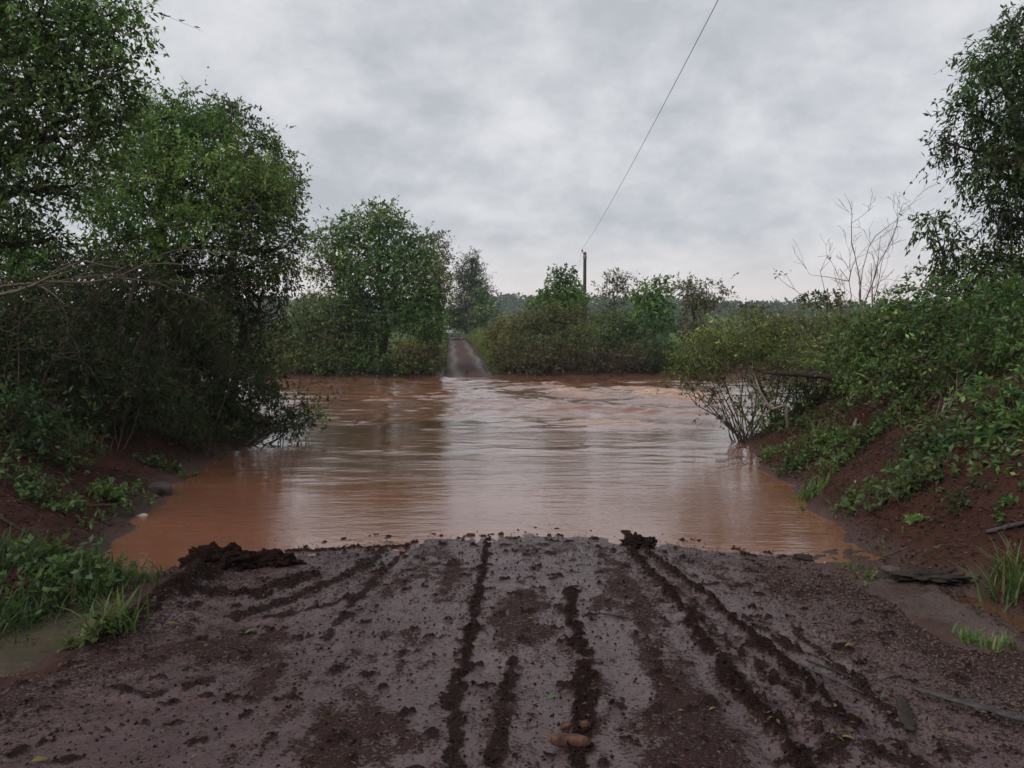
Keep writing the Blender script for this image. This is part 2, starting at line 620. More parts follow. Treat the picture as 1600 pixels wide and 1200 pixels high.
def leaf_quads(buf, pos, d, L, W, tint, updir=0.8):
    """one folded four-cornered leaf per row"""
    n = len(pos)
    d = unit(d)
    up = unit(RNG.normal(size=(n, 3)) * 0.7 + np.array((0, 0, updir)))
    s = unit(np.cross(d, up)); nn = np.cross(s, d)
    L = np.broadcast_to(np.asarray(L, float), (n,))[:, None]; W = np.broadcast_to(np.asarray(W, float), (n,))[:, None]
    V = np.empty((n, 4, 3))
    V[:, 0] = pos
    V[:, 1] = pos + d * L * 0.48 + s * W * 0.5 + nn * W * 0.18
    V[:, 2] = pos + d * L
    V[:, 3] = pos + d * L * 0.48 - s * W * 0.5 + nn * W * 0.18
    F = np.arange(n * 4).reshape(n, 4)
    buf.add(V.reshape(-1, 3), F, np.repeat(tint, 4, axis=0))


def leaf_tints(n, base, var=0.28, yellow=0.03):
    base = np.asarray(base, float)
    if base.ndim == 2:
        base = base[RNG.integers(0, len(base), n)]
    t = base * 1.18 * np.exp(RNG.normal(size=(n, 1)) * var)
    t = t * (1 + RNG.normal(size=(n, 3)) * 0.07)
    y = RNG.random(n) < yellow
    t[y] = np.array((0.16, 0.12, 0.035)) * (0.6 + 0.6 * RNG.random((int(y.sum()), 1)))
    return np.clip(t, 0.003, 0.5)


def curve_path(p0, p1, k, wob, sag=0.0, rise=None):
    """bent path between two points"""
    p0 = np.asarray(p0, float); p1 = np.asarray(p1, float)
    t = np.linspace(0, 1, k)[:, None]
    P = p0 + (p1 - p0) * t
    L = np.linalg.norm(p1 - p0)
    w = RNG.normal(size=(3, 3)) * wob * L
    P = P + w[0] * np.sin(math.pi * t) + w[1] * 0.5 * np.sin(2 * math.pi * t) + w[2] * 0.3 * np.sin(3 * math.pi * t)
    P[:, 2] += np.sin(math.pi * t[:, 0]) * L * sag
    return P


GREEN = (0.080, 0.128, 0.044)
BRIGHT = (0.115, 0.185, 0.052)
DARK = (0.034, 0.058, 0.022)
OLIVE = (0.11, 0.12, 0.050)
GREYG = (0.115, 0.128, 0.080)
BROWN = (0.11, 0.072, 0.052)
STRAW = (0.13, 0.11, 0.05)


def plant(name, label, cat, base, clumps, leaf=(0.10, 0.045), cover=4.0, tint=GREEN, trunk=0.1, fork=0.35, shrub=False,
          stems=4, droop=0.25, gap=-0.35, group=None, wood='bark', per=8, sprig=0.28, twigs=True, var=0.28, yellow=0.02, depth=0.85, lump=1.0):
    """clumps: (px, py, Y, half width px, half height px[, tint]) ; base: (px, Y) -> foot on the ground"""
    bx = (base[0] - 800.0) / FPX * base[1] / 1.0
    by = base[1]
    bz = zat(bx, by)
    B = np.array((bx, by, bz))
    root = thing(name, label, cat, tuple(B), group)
    wood_buf = Buf(); leaf_buf = Buf(); twig_buf = Buf(); stem_bufs = []
    C = []
    for c in clumps:
        px, py, Y, rx, rz = c[:5]
        ctr = at(px, py, Y)
        s = Y / FPX
        C.append((ctr, np.array((rx * s, max(rx, rz) * s * depth, rz * s)), c[5] if len(c) > 5 else tint, c[6] if len(c) > 6 else cover))
    cen = np.array([c[0] for c in C])
    top = cen[np.argmax(cen[:, 2])]
    mid = cen.mean(0)
    foot = B - np.array((0, 0, 0.25))
    if not shrub:
        fk = B + (np.array((mid[0], mid[1], top[2])) - B) * np.array((fork, fork, fork))
        tp = curve_path(foot, fk, 8, 0.03)
        tp2 = curve_path(fk, top, 8, 0.04)
        r1 = np.linspace(trunk, trunk * 0.62, 8); r1[0] *= 1.35
        wood_buf.add(*tubes([tp], [r1], 8))
        wood_buf.add(*tubes([tp2], [np.linspace(trunk * 0.62, trunk * 0.12, 8)], 7))
        axis = np.concatenate([tp[3:], tp2])
    for ctr, r, tn, cov in C:
        if shrub:
            st = foot + np.array((RNG.normal() * trunk * 3, RNG.normal() * trunk * 3, 0))
            nst = max(1, int(stems))
        else:
            below = axis[axis[:, 2] < ctr[2] - 0.1 * r[2]]
            if len(below) == 0:
                below = axis[:2]
            i = np.argmin(np.linalg.norm(below - ctr, axis=1) + RNG.random(len(below)) * 0.4)
            st = below[i]
            nst = 1
        sub_all = []
        for q in range(nst):
            tgt = ctr + (RNG.normal(size=3) * r * (0.35 if nst > 1 else 0.1))
            P = curve_path(st, tgt, 7, 0.06, 0.05)
            rr = trunk * (0.34 if not shrub else 0.5) * (0.8 + 0.4 * RNG.random())
            if shrub:
                stem_bufs.append(Buf()); stem_bufs[-1].add(*tubes([P], [np.linspace(rr, rr * 0.25, 7)], 5))
            else:
                wood_buf.add(*tubes([P], [np.linspace(rr, rr * 0.25, 7)], 5))
            sub_all.append((P, rr))
        # sprig positions through the clump's shell with an uneven outline
        vol_area = math.pi * r[0] * r[2]
        cvar = math.exp(RNG.normal() * 0.16) * np.array((1 + RNG.normal() * 0.08, 1.0, 1.0))
        nleaf = int(cov * vol_area / (0.5 * leaf[0] * leaf[1]))
        ns = max(6, nleaf // per)
        d = unit(RNG.normal(size=(int(ns * 1.7), 3)))
        rad = RNG.random(len(d)) ** 0.42
        outline = 1 + lump * 0.30 * noise3(d * 2.1 + RNG.random(3) * 50, 3) + lump * 0.16 * noise3(d * 5.3 + RNG.random(3) * 50, 4)
        p = ctr + d * r * (rad * outline)[:, None]
        keep = noise3(p * (1.5 / max(r.mean(), 0.25)) * 1.4 + 31.7, 9) > gap
        p = p[keep][:ns]; d = d[keep][:ns]; rad = rad[keep][:ns]
        ns = len(p)
        if ns == 0:
            continue
        # branchlets
        nb = min(ns, 9 if twigs else 4)
        idx = RNG.choice(ns, nb, replace=False)
        P0, rr = sub_all[0]
        for ii in idx:
            stp = sub_all[RNG.integers(len(sub_all))][0][RNG.integers(4, 7)]
            Q = curve_path(stp, p[ii], 5, 0.08)
            twig_buf.add(*tubes([Q], [np.linspace(rr * 0.3, max(0.004, rr * 0.06), 5)], 4))
        sd_ = unit(d * 0.8 + RNG.normal(size=(ns, 3)) * 0.55 + np.array((0, 0, 0.15 - droop)))
        sl = sprig * (0.6 + 0.8 * RNG.random(ns)) * np.where(RNG.random(ns) < 0.09, 2.1, 1.0)
        if twigs:
            sel = RNG.random(ns) < 0.36
            a = p[sel]; b_ = sd_[sel] * sl[sel][:, None]
            bend = np.array((0, 0, -1.0)) * (droop * 0.6 * sl[sel])[:, None]
            paths = np.stack([a - b_ * 0.6, a + b_ * 0.3, a + b_ + bend], 1)
            tr = 0.0035 * (leaf[0] / 0.1)
            twig_buf.add(*tubes(paths, np.tile(np.array((tr * 1.4, tr, tr * 0.5)), (len(a), 1)), 3))
        t = RNG.random((ns, per))
        lp = p[:, None, :] + sd_[:, None, :] * (sl[:, None] * t)[..., None]
        lp[..., 2] -= droop * 0.6 * sl[:, None] * t ** 2
        ld = sd_[:, None, :] * 0.6 + RNG.normal(size=(ns, per, 3)) * 0.65 + np.array((0, 0, -droop * 0.9))
        lp = lp.reshape(-1, 3); ld = ld.reshape(-1, 3)
        nl = len(lp)
        tt = leaf_tints(nl, tn, var, yellow)
        # whole sprigs differ a little: young shoots outside, older leaves within
        sv = np.repeat(np.exp(RNG.normal(size=ns) * 0.30), per)[:, None] * cvar
        leaf_quads(leaf_buf, lp, ld, leaf[0] * (0.65 + 0.7 * RNG.random(nl)), leaf[1] * (0.7 + 0.6 * RNG.random(nl)), tt * sv)
    if not shrub:
        wood_buf.build('trunk', M[wood], root, True, B)
    for sb in stem_bufs:
        sb.build('stem', M[wood], root, True, B)
    tw = twig_buf.build('twigs', M[wood], root, True, B)
    if tw is not None:
        tw['kind'] = 'stuff'
    cr = leaf_buf.build('crown' if not shrub else 'foliage', M['leaf'], root, False, B)
    if cr is not None:
        cr['kind'] = 'stuff'
    return root


def twig_tree(start, direction, length, radius, depth, out, spread=0.6, up=0.15, segs=5, kids=3, taper=0.6):
    """collects (path, radii) of a bare branching shoot"""
    d = np.asarray(direction, float); d = d / np.linalg.norm(d)
    P = [np.asarray(start, float)]
    for i in range(segs - 1):
        d = d + RNG.normal(size=3) * 0.16 + np.array((0, 0, up * 0.25))
        d /= np.linalg.norm(d)
        P.append(P[-1] + d * length / (segs - 1))
    P = np.array(P)
    out.append((P, np.linspace(radius, radius * 0.35, segs)))
    if depth > 0:
        for k in range(kids):
            i = RNG.integers(1, segs)
            nd = unit(P[i] - P[i - 1]) + RNG.normal(size=3) * spread + np.array((0, 0, up))
            twig_tree(P[i], nd, length * (0.45 + 0.35 * RNG.random()), radius * taper * 0.7, depth - 1, out, spread, up, segs, kids, taper)
    return out


def bare(name, label, cat, base, shoots, wood='twig', depth=3, kids=3, spread=0.6, up=0.15, group=None, leaf=None, ground=True, tw=1.0):
    """shoots: (target px, py, Y, radius m)"""
    if ground:
        bx = (base[0] - 800.0) / FPX * base[1]
        B = np.array((bx, base[1], zat(bx, base[1])))
    else:
        B = at(base[0], base[2], base[1])
    root = thing(name, label, cat, tuple(B), group)
    buf = Buf(); lb = Buf()
    allp = []
    for (px, py, Y, r) in shoots:
        T = at(px, py, Y)
        S = B + np.array((RNG.normal() * 0.08, RNG.normal() * 0.08, -0.12))
        P = curve_path(S, T, 8, 0.05)
        allp.append((P, np.linspace(r, r * 0.3, 8)))
        L = np.linalg.norm(T - S)
        for k in range(kids + 2):
            i = RNG.integers(3, 8)
            nd = unit(P[min(i, 7)] - P[i - 1]) + RNG.normal(size=3) * spread + np.array((0, 0, up))
            twig_tree(P[i], nd, L * tw * (0.22 + 0.22 * RNG.random()), r * 0.45, depth - 1, allp, spread, up, 5, kids)
    for segs in (5, 8):
        sel = [(p, r) for p, r in allp if len(p) == segs]
        if sel:
            buf.add(*tubes(np.array([p for p, r in sel]), np.maximum(np.array([r for p, r in sel]), 0.0022 * base[1] / 12), 4))
    buf.build('branch', M[wood], root, True, B)
    if leaf:
        L, W, tn, frac = leaf
        tips = np.array([p[-1] for p, r in allp] + [p[-2] for p, r in allp])
        dirs = np.array([p[-1] - p[-2] for p, r in allp] * 2)
        sel = RNG.random(len(tips)) < frac
        tips, dirs = tips[sel], unit(dirs[sel])
        if len(tips):
            tips = np.repeat(tips, 4, 0) + RNG.normal(size=(len(tips) * 4, 3)) * L * 0.5
            dirs = np.repeat(dirs, 4, 0) + RNG.normal(size=(len(dirs) * 4, 3)) * 0.7
            leaf_quads(lb, tips, dirs, L * (0.7 + 0.6 * RNG.random(len(tips))), W, leaf_tints(len(tips), tn))
            o = lb.build('foliage', M['leaf'], root, False, B)
            o['kind'] = 'stuff'
    return root


def tuft(name, label, cat, x, y, n, h, r, tint, lean=0.6, width=0.008, group=None, seeds=0):
    """grass: curved blades"""
    z = zat(x, y)
    B = np.array((x, y, z))
    root = thing(name, label, cat, tuple(B), group)
    ox = RNG.normal(size=n) * r * 0.5; oy = RNG.normal(size=n) * r * 0.5
    bz = ground_h(x + ox, y + oy)
    p0 = np.stack([x + ox, y + oy, bz - 0.02], 1)
    a = RNG.random(n) * 2 * math.pi
    hd = np.stack([np.cos(a), np.sin(a), np.zeros(n)], 1)
    H = h * (0.45 + 0.75 * RNG.random(n)); ln = lean * (0.3 + RNG.random(n))
    K = 5
    t = np.linspace(0, 1, K)
    P = p0[:, None, :] + hd[:, None, :] * (H * ln)[:, None, None] * (t ** 2)[None, :, None]
    P[..., 2] += H[:, None] * (t - 0.42 * ln[:, None] * t ** 2.2)
    side = np.stack([-hd[:, 1], hd[:, 0], np.zeros(n)], 1)
    w = width * (0.6 + 0.8 * RNG.random(n))[:, None] * np.array((0.7, 1.0, 0.9, 0.6, 0.08))[None, :]
    V = np.stack([P - side[:, None, :] * w[..., None], P + side[:, None, :] * w[..., None]], 2)   # n,K,2,3
    base = (np.arange(n) * K * 2)[:, None] + (np.arange(K - 1) * 2)[None, :]
    F = np.stack([base, base + 1, base + 3, base + 2], -1).reshape(-1, 4)
    tt = np.repeat(leaf_tints(n, tint, 0.25, 0.08), K * 2, axis=0)
    b = Buf(); b.add(V.reshape(-1, 3), F, tt)
    o = b.build('blades', M['leaf'], root, False, B)
    o.name = 'blade'
    o['kind'] = 'stuff'
    return root


def herb(name, label, cat, x, y, n, h, r, leafL, leafW, tint, group=None, lean=0.7, pairs=5):
    """low broad-leaved plant: arching shoots with leaves along them"""
    z = zat(x, y)
    B = np.array((x, y, z))
    root = thing(name, label, cat, tuple(B), group)
    a = RNG.random(n) * 2 * math.pi
    ox = RNG.normal(size=n) * r * 0.45; oy = RNG.normal(size=n) * r * 0.45
    p0 = np.stack([x + ox, y + oy, ground_h(x + ox, y + oy) - 0.02], 1)
    hd = np.stack([np.cos(a), np.sin(a), np.zeros(n)], 1)
    H = h * (0.5 + 0.7 * RNG.random(n)); ln = lean * (0.3 + RNG.random(n))
    K = 5; t = np.linspace(0, 1, K)
    P = p0[:, None, :] + hd[:, None, :] * (H * ln)[:, None, None] * (t ** 1.6)[None, :, None]
    P[..., 2] += H[:, None] * (t - 0.3 * ln[:, None] * t ** 2)
    wb = Buf(); wb.add(*tubes(P, np.tile(np.linspace(0.004, 0.0015, K), (n, 1)) * (leafL / 0.08), 4))
    wb.build('stem', M['twig'], root, True, B)['kind'] = 'stuff'
    q = 0.25 + 0.75 * RNG.random((n, pairs * 2))
    ii = np.clip((q * (K - 1)).astype(int), 0, K - 2)
    fr = q * (K - 1) - ii
    rows = np.arange(n)[:, None]
    lp = P[rows, ii] * (1 - fr[..., None]) + P[rows, ii + 1] * fr[..., None]
    ld = RNG.normal(size=lp.shape) * 0.8 + hd[:, None, :] * 0.4 + np.array((0, 0, 0.1))
    lp = lp.reshape(-1, 3); ld = ld.reshape(-1, 3)
    lb = Buf()
    leaf_quads(lb, lp, ld, leafL * (0.6 + 0.8 * RNG.random(len(lp))), leafW * (0.7 + 0.6 * RNG.random(len(lp))), leaf_tints(len(lp), tint, 0.25, 0.03), 1.3)
    o = lb.build('foliage', M['leaf'], root, False, B)
    o['kind'] = 'stuff'
    return root


def lump_mesh(radius, sub=3, rough_=0.25, squash=(1, 1, 1), freq=2.0, seed=1):
    import bmesh
    bm = bmesh.new()
    bmesh.ops.create_icosphere(bm, subdivisions=sub, radius=1.0)
    V = np.array([v.co[:] for v in bm.verts]); F = np.array([[v.index for v in f.verts] for f in bm.faces])
    bm.free()
    d = 1 + rough_ * noise3(V * freq + seed * 7.3, seed) + rough_ * 0.5 * noise3(V * freq * 2.7 + seed * 3.1, seed + 5)
    return V * d[:, None] * np.asarray(squash) * radius, F


# ------------------------------------------------------------------ ground sheet
def graded(lo, hi, dense_lo, dense_hi, step, grow=1.12):
    c = list(np.arange(dense_lo, dense_hi + 1e-6, step))
    s = step; v = dense_hi
    while v < hi:
        s *= grow; v += s; c.append(min(v, hi))
    s = step; v = dense_lo
    while v > lo:
        s *= grow; v -= s; c.insert(0, max(v, lo))
    return np.array(c)


ROAD = (-3.75, 3.6, 1.7, 9.2)


def road_inset(x, y):
    """how far inside the muddy ramp's own sheet a point lies"""
    wx = 0.25 * noise2(x * 1.3, y * 1.3, 91)
    lim_l = np.where(y < 5.6, -3.02, np.where(y < 6.6, -3.02 - 0.2 * (y - 5.6), -3.22))
    lim_r = np.where(y < 4.6, 3.4, 3.0)
    return np.minimum(np.minimum(x - lim_l, lim_r - x) + wx, np.minimum(y - ROAD[2] - 0.1, ROAD[3] - 0.15 - y))


gx = graded(-1600, 1600, -8.5, 8.5, 0.064, 1.12)
gy1 = np.arange(1.0, 17.5, 0.064)
s_, v_ = 0.055, 17.5
gy2 = []
while v_ < 34.0:
    s_ = min(s_ * 1.15, 0.6); v_ += s_; gy2.append(v_)
gy2 += list(np.arange(gy2[-1] + 0.2, 46, 0.22))
s_ = 0.3; v_ = gy2[-1]
while v_ < 1700:
    s_ *= 1.13; v_ += s_; gy2.append(v_)
gy0 = []
s_ = 0.06; v_ = 1.0
while v_ > -60:
    s_ *= 1.2; v_ -= s_; gy0.insert(0, v_)
gy = np.array(gy0 + list(gy1) + gy2)
GX, GY = np.meshgrid(gx, gy)
xf, yf = GX.ravel(), GY.ravel()
gz = ground_h(xf, yf)
inset = road_inset(xf, yf)
gz = gz - 0.09 * sstep(0.1, 0.3, inset)
green = sstep(38.5, 42, yf + 1.5 * fbm(xf * 0.8, yf * 0.8, 3, 61)) * sstep(1.2, 1.7, np.abs(xf - far_road_x(yf)))
green = np.maximum(green, sstep(1.5, 2.2, gz + 0.5 * fbm(xf * 0.7, yf * 0.7, 3, 63)) * (yf < 25) * 0.85)
silt = np.exp(-((xf - 3.35 - 0.12 * noise2(xf * 4, yf * 4, 15)) / 0.42) ** 4) * sstep(4.4, 4.9, yf + 0.2 * noise2(xf * 3, yf * 3, 16)) * (1 - sstep(6.0, 6.4, yf))
wet = np.clip(np.maximum(silt * 0.9, (1 - sstep(0.02, 0.2, gz)) * 0.8), 0, 1)
structure(mesh_object('ground', np.stack([xf, yf, gz], 1), grid_faces(len(gx), len(gy)), M['ground'], None, None, True, {'green': green, 'silt': silt, 'wet': wet}))

# ------------------------------------------------------------------ muddy ramp
rxs = np.arange(ROAD[0], ROAD[1], 0.0135)
rys = [ROAD[2]]
while rys[-1] < ROAD[3]:
    rys.append(rys[-1] + 0.006 + 0.0023 * rys[-1])
rys = np.array(rys)
RX, RY = np.meshgrid(rxs, rys)
rx_, ry_ = RX.ravel(), RY.ravel()


def road_pt(px, py):
    z = 0.2
    for _ in range(4):
        p = on_level(px, py, z); z = float(road_z(p[0], p[1]))
    return p[:2]


def dist_line(x, y, pts):
    """distance to a polyline, and the run along it"""
    P = np.array([road_pt(*p) for p in pts])
    best = np.full(len(x), 9.0); run = np.zeros(len(x)); acc = 0.0; side = np.zeros(len(x))
    for a, b in zip(P[:-1], P[1:]):
        ab = b - a; L = np.linalg.norm(ab)
        t = np.clip(((x - a[0]) * ab[0] + (y - a[1]) * ab[1]) / L ** 2, 0, 1)
        dx = x - a[0] - ab[0] * t; dy = y - a[1] - ab[1] * t
        d = np.hypot(dx, dy)
        u = d < best
        best = np.where(u, d, best); run = np.where(u, acc + t * L, run)
        acc += L
    return best, run


# (line, half width, cut depth (-) or ridge (+), clod strength)
RUTS = [
    ([(764, 838), (752, 900), (741, 950), (733, 1000), (722, 1060)], 0.040, -0.025, 0.9),
    ([(718, 1040), (712, 1100), (708, 1210)], 0.044, -0.028, 0.75),
    ([(800, 1030), (790, 1100), (768, 1210)], 0.044, -0.028, 0.75),
    ([(893, 915), (893, 960), (908, 1010), (918, 1060), (908, 1130), (902, 1210)], 0.058, -0.012, 0.95),
    ([(975, 832), (1040, 885), (1100, 930), (1170, 990), (1240, 1050), (1330, 1130)], 0.048, 0.024, 0.95),
    ([(978, 850), (1020, 900), (1075, 965), (1105, 1020), (1150, 1075), (1215, 1140), (1270, 1210)], 0.048, 0.010, 0.95),
    ([(1085, 960), (1150, 1010), (1195, 1050), (1280, 1110)], 0.04, -0.015, 0.55),
    ([(1160, 960), (1235, 1010), (1340, 1060), (1400, 1130)], 0.04, 0.014, 0.6),
    ([(1240, 985), (1300, 1030), (1380, 1110), (1430, 1200)], 0.036, -0.012, 0.5),
    ([(1110, 1010), (1190, 1110), (1230, 1170)], 0.05, -0.01, 0.65),
    ([(1250, 1190), (1330, 1160), (1420, 1190)], 0.05, 0.01, 0.6),
    ([(645, 845), (600, 890), (545, 950), (500, 1010)], 0.04, -0.02, 0.55),
    ([(600, 862), (540, 900), (470, 930), (380, 960)], 0.08, 0.018, 0.75),
    ([(450, 862), (520, 860), (590, 854), (640, 852)], 0.045, 0.014, 0.7),
    ([(480, 900), (400, 930), (330, 930), (240, 945)], 0.12, 0.03, 0.9),
    ([(410, 965), (470, 960), (545, 935)], 0.06, 0.012, 0.55),
    ([(150, 1010), (230, 960), (330, 900)], 0.13, 0.04, 0.95),
    ([(180, 1075), (240, 1090), (330, 1060)], 0.05, 0.008, 0.4),
]
base = hbase(rx_, ry_)
patch = fbm(rx_ * 1.6, ry_ * 0.7, 4, 101)            # wet film / crumbled areas, drawn out along the drive
patch2 = fbm(rx_ * 7, ry_ * 4.5, 3, 103)
wetm = sstep(-0.26, 0.10, patch + 0.45 * patch2)
cl_ = np.zeros(len(rx_)); hadd = np.zeros(len(rx_))
crag = np.minimum(np.abs(fbm(rx_ * 11, ry_ * 11, 3, 111, 0.5)) * 3.2, 0.75 + 0.1 * fbm(rx_ * 25, ry_ * 25, 2, 112))
crag2 = fbm(rx_ * 30, ry_ * 30, 3, 115)
wrx = rx_ + 0.045 * fbm(rx_ * 4.5, ry_ * 4.5, 3, 117); wry = ry_ + 0.045 * fbm(rx_ * 4.5, ry_ * 4.5, 3, 118)
breakup = fbm(rx_ * 8, ry_ * 8, 4, 131)
for pts, w, dep, st in RUTS:
    d, run = dist_line(wrx, wry, pts)
    wv = w * (1 + 0.55 * noise2(run * 5, run * 0 + w * 91, 120))
    e = np.exp(-(d / wv) ** 2)
    tread = 0.5 + 0.5 * np.sin(run * 2 * math.pi / 0.16)
    cut = sstep(0.34, 0.52, e * (0.86 + 1.25 * breakup) * (0.55 + 0.6 * st)) * (0.6 + 0.4 * min(st, 1.0))
    cl_ = np.maximum(cl_, cut)
    hadd += dep * e * (0.6 + 0.4 * tread)
    hadd += cut * st * (0.034 * crag + 0.014 * crag2)
    # pressed smooth bands beside the rut
    band = np.exp(-((d - wv * 2.6) / (wv * 1.1)) ** 2)
    wetm = np.maximum(wetm, band * 0.85)
    hadd -= 0.012 * band
# cleated tractor tread between the right-hand ridges
dT, runT = dist_line(rx_, ry_, [(1040, 915), (1120, 985), (1200, 1065), (1290, 1150)])
bars = sstep(0.4, 0.62, 0.5 + 0.5 * np.sin(2 * math.pi * (runT / 0.2 + dT * 2.2) + 1.2 * noise2(rx_ * 5, ry_ * 5, 141)))
tm = np.exp(-(dT / 0.2) ** 4) * (0.5 + 0.5 * sstep(-0.2, 0.2, fbm(rx_ * 3, ry_ * 3, 2, 143)))
hadd += tm * bars * (0.034 + 0.012 * crag + 0.006 * crag2)
cl_ = np.maximum(cl_, tm * bars * 0.6 * sstep(-0.25, 0.15, breakup))
# loose scattered clods
sc_ = fbm(rx_ * 6.5, ry_ * 6.5, 3, 151)
spots = sstep(0.33, 0.41, sc_ + 0.12 * crag2)
hadd += spots * (0.012 + 0.02 * crag)
cl_ = np.maximum(cl_, spots * 0.9)
# gravelly shoulders
shoulder = np.maximum(sstep(2.0, 2.9, rx_ + 0.25 * patch2), sstep(1.9, 2.8, -rx_ + 0.25 * patch2))
wetm *= 1 - 0.75 * shoulder
# standing film in the hollows right of the tread
for (px, py, a, b) in ((1255, 990, 0.20, 0.13), (1290, 1000, 0.15, 0.2), (1320, 1035, 0.2, 0.12), (1225, 1010, 0.14, 0.16), (1440, 1090, 0.1, 0.2), (420, 945, 0.3, 0.1), (870, 1080, 0.1, 0.5), (985, 1060, 0.12, 0.4), (960, 1000, 0.12, 0.3), (640, 1080, 0.18, 0.3), (1330, 890, 0.1, 0.1)):
    q = road_pt(px, py)
    m_ = np.exp(-(((rx_ - q[0]) / a) ** 2 + ((ry_ - q[1]) / b) ** 2)) * (1 - 0.8 * cl_)
    wetm = np.maximum(wetm, sstep(0.2, 0.6, m_ + 0.25 * patch2))
    hadd -= 0.012 * m_
margin = 1 - sstep(0.0, 0.07, base + hadd)
wetm = np.maximum(wetm, margin * 0.9)
wetm *= 1 - cl_
fine = 0.014 * fbm(rx_ * 1.3, ry_ * 1.3, 2, 160) + 0.010 * fbm(rx_ * 5, ry_ * 5, 3, 161) + (1 - 0.85 * wetm) * (0.006 * fbm(rx_ * 24, ry_ * 24, 3, 163) + 0.006 * np.abs(fbm(rx_ * 40, ry_ * 40, 2, 167)))
rz_ = base + hadd + fine + 0.3 * rough(rx_, ry_) * shoulder
rin = road_inset(rx_, ry_)
rz_ = rz_ - 0.16 * (1 - sstep(0.0, 0.16, rin))
structure(mesh_object('muddy_road', np.stack([rx_, ry_, rz_], 1), grid_faces(len(rxs), len(rys)), M['mud'], None, None, True, {'wet': wetm, 'clod': cl_}))
RZ = rz_.reshape(len(rys), len(rxs))
CLG = cl_.reshape(len(rys), len(rxs))


def road_top(x, y):
    i = int(np.clip(np.searchsorted(rys, y), 1, len(rys) - 1)); j = int(np.clip(np.searchsorted(rxs, x), 1, len(rxs) - 1))
    if ROAD[0] < x < ROAD[1] and ROAD[2] < y < ROAD[3]:
        return max(float(RZ[i, j]), zat(x, y) - 0.09)
    return zat(x, y)


def on_road(px, py):
    z = 0.2
    for _ in range(6):
        p = on_level(px, py, z); z = road_top(p[0], p[1])
    return p[0], p[1], z


# ------------------------------------------------------------------ far road
fy = np.concatenate([np.arange(34.5, 45, 0.12), np.arange(45, 118, 0.5)])
fu = np.linspace(-1.5, 1.5, 36)
FU, FY = np.meshgrid(fu, fy)
FX = far_road_x(FY) + FU
FZ = hbase(FX, FY) + 0.10 * sstep(36.0, 39.0, FY) + 0.03 + 0.02 * fbm(FX * 2, FY * 1.0, 3, 181)
for c in (-0.72, 0.78):
    FZ -= 0.035 * np.exp(-((FU - c - 0.1 * np.sin(FY * 0.4)) / 0.2) ** 2)
FZ -= 0.3 * sstep(1.15, 1.5, np.abs(FU) + 0.12 * fbm(FX * 1.5, FY * 0.8, 2, 183))
fw = sum(np.exp(-((FU - c - 0.1 * np.sin(FY * 0.4)) / 0.26) ** 2) for c in (-0.72, 0.78)).ravel()
structure(mesh_object('far_road', np.stack([FX.ravel(), FY.ravel(), FZ.ravel()], 1), grid_faces(len(fu), len(fy)), M['ground'], None, None, True,
                      {'wet': np.clip(0.2 + fw * 0.5, 0, 0.7), 'silt': np.clip(0.45 + fw * 0.55, 0, 1), 'green': np.zeros(len(fw))}))

# ------------------------------------------------------------------ river
wx = graded(-72, 72, -16, 16, 0.135, 1.07)
wy = [5.6]
while wy[-1] < 39:
    wy.append(wy[-1] + 0.03 + 0.0028 * (wy[-1] - 5.6))
wy = np.array(wy)
WX, WY = np.meshgrid(wx, wy)
a, b = WX.ravel(), WY.ravel()
flow = sstep(14, 22, b) * (1 - 0.7 * sstep(33, 37, b))
calm = 1 - flow
wz = 0.004 * fbm(a * 1.3, b * 3.2, 3, 201) * (0.5 + sstep(7.5, 11, b))
wz += flow * (0.055 * fbm(a * 0.45, b * 0.9, 3, 205) + 0.024 * fbm(a * 1.2, b * 2.2, 3, 209))
warp = fbm(a * 0.3, b * 0.3, 2, 206) * 1.1
wz += flow * 0.028 * np.sin(2 * math.pi * (b * 0.62 + a * 0.10 + warp)) * sstep(-0.15, 0.25, fbm(a * 0.22, b * 0.3, 2, 207))
wz += sstep(8.6, 13, b) * (1 - 0.5 * flow) * (0.030 * fbm(a * 0.8, b * 1.5, 3, 243) * sstep(-0.3, 0.3, fbm(a * 0.25, b * 0.35, 2, 244)) + 0.007 * fbm(a * 2.2, b * 4.2, 2, 245))
rap = np.zeros(len(a)); foam = np.zeros(len(a))
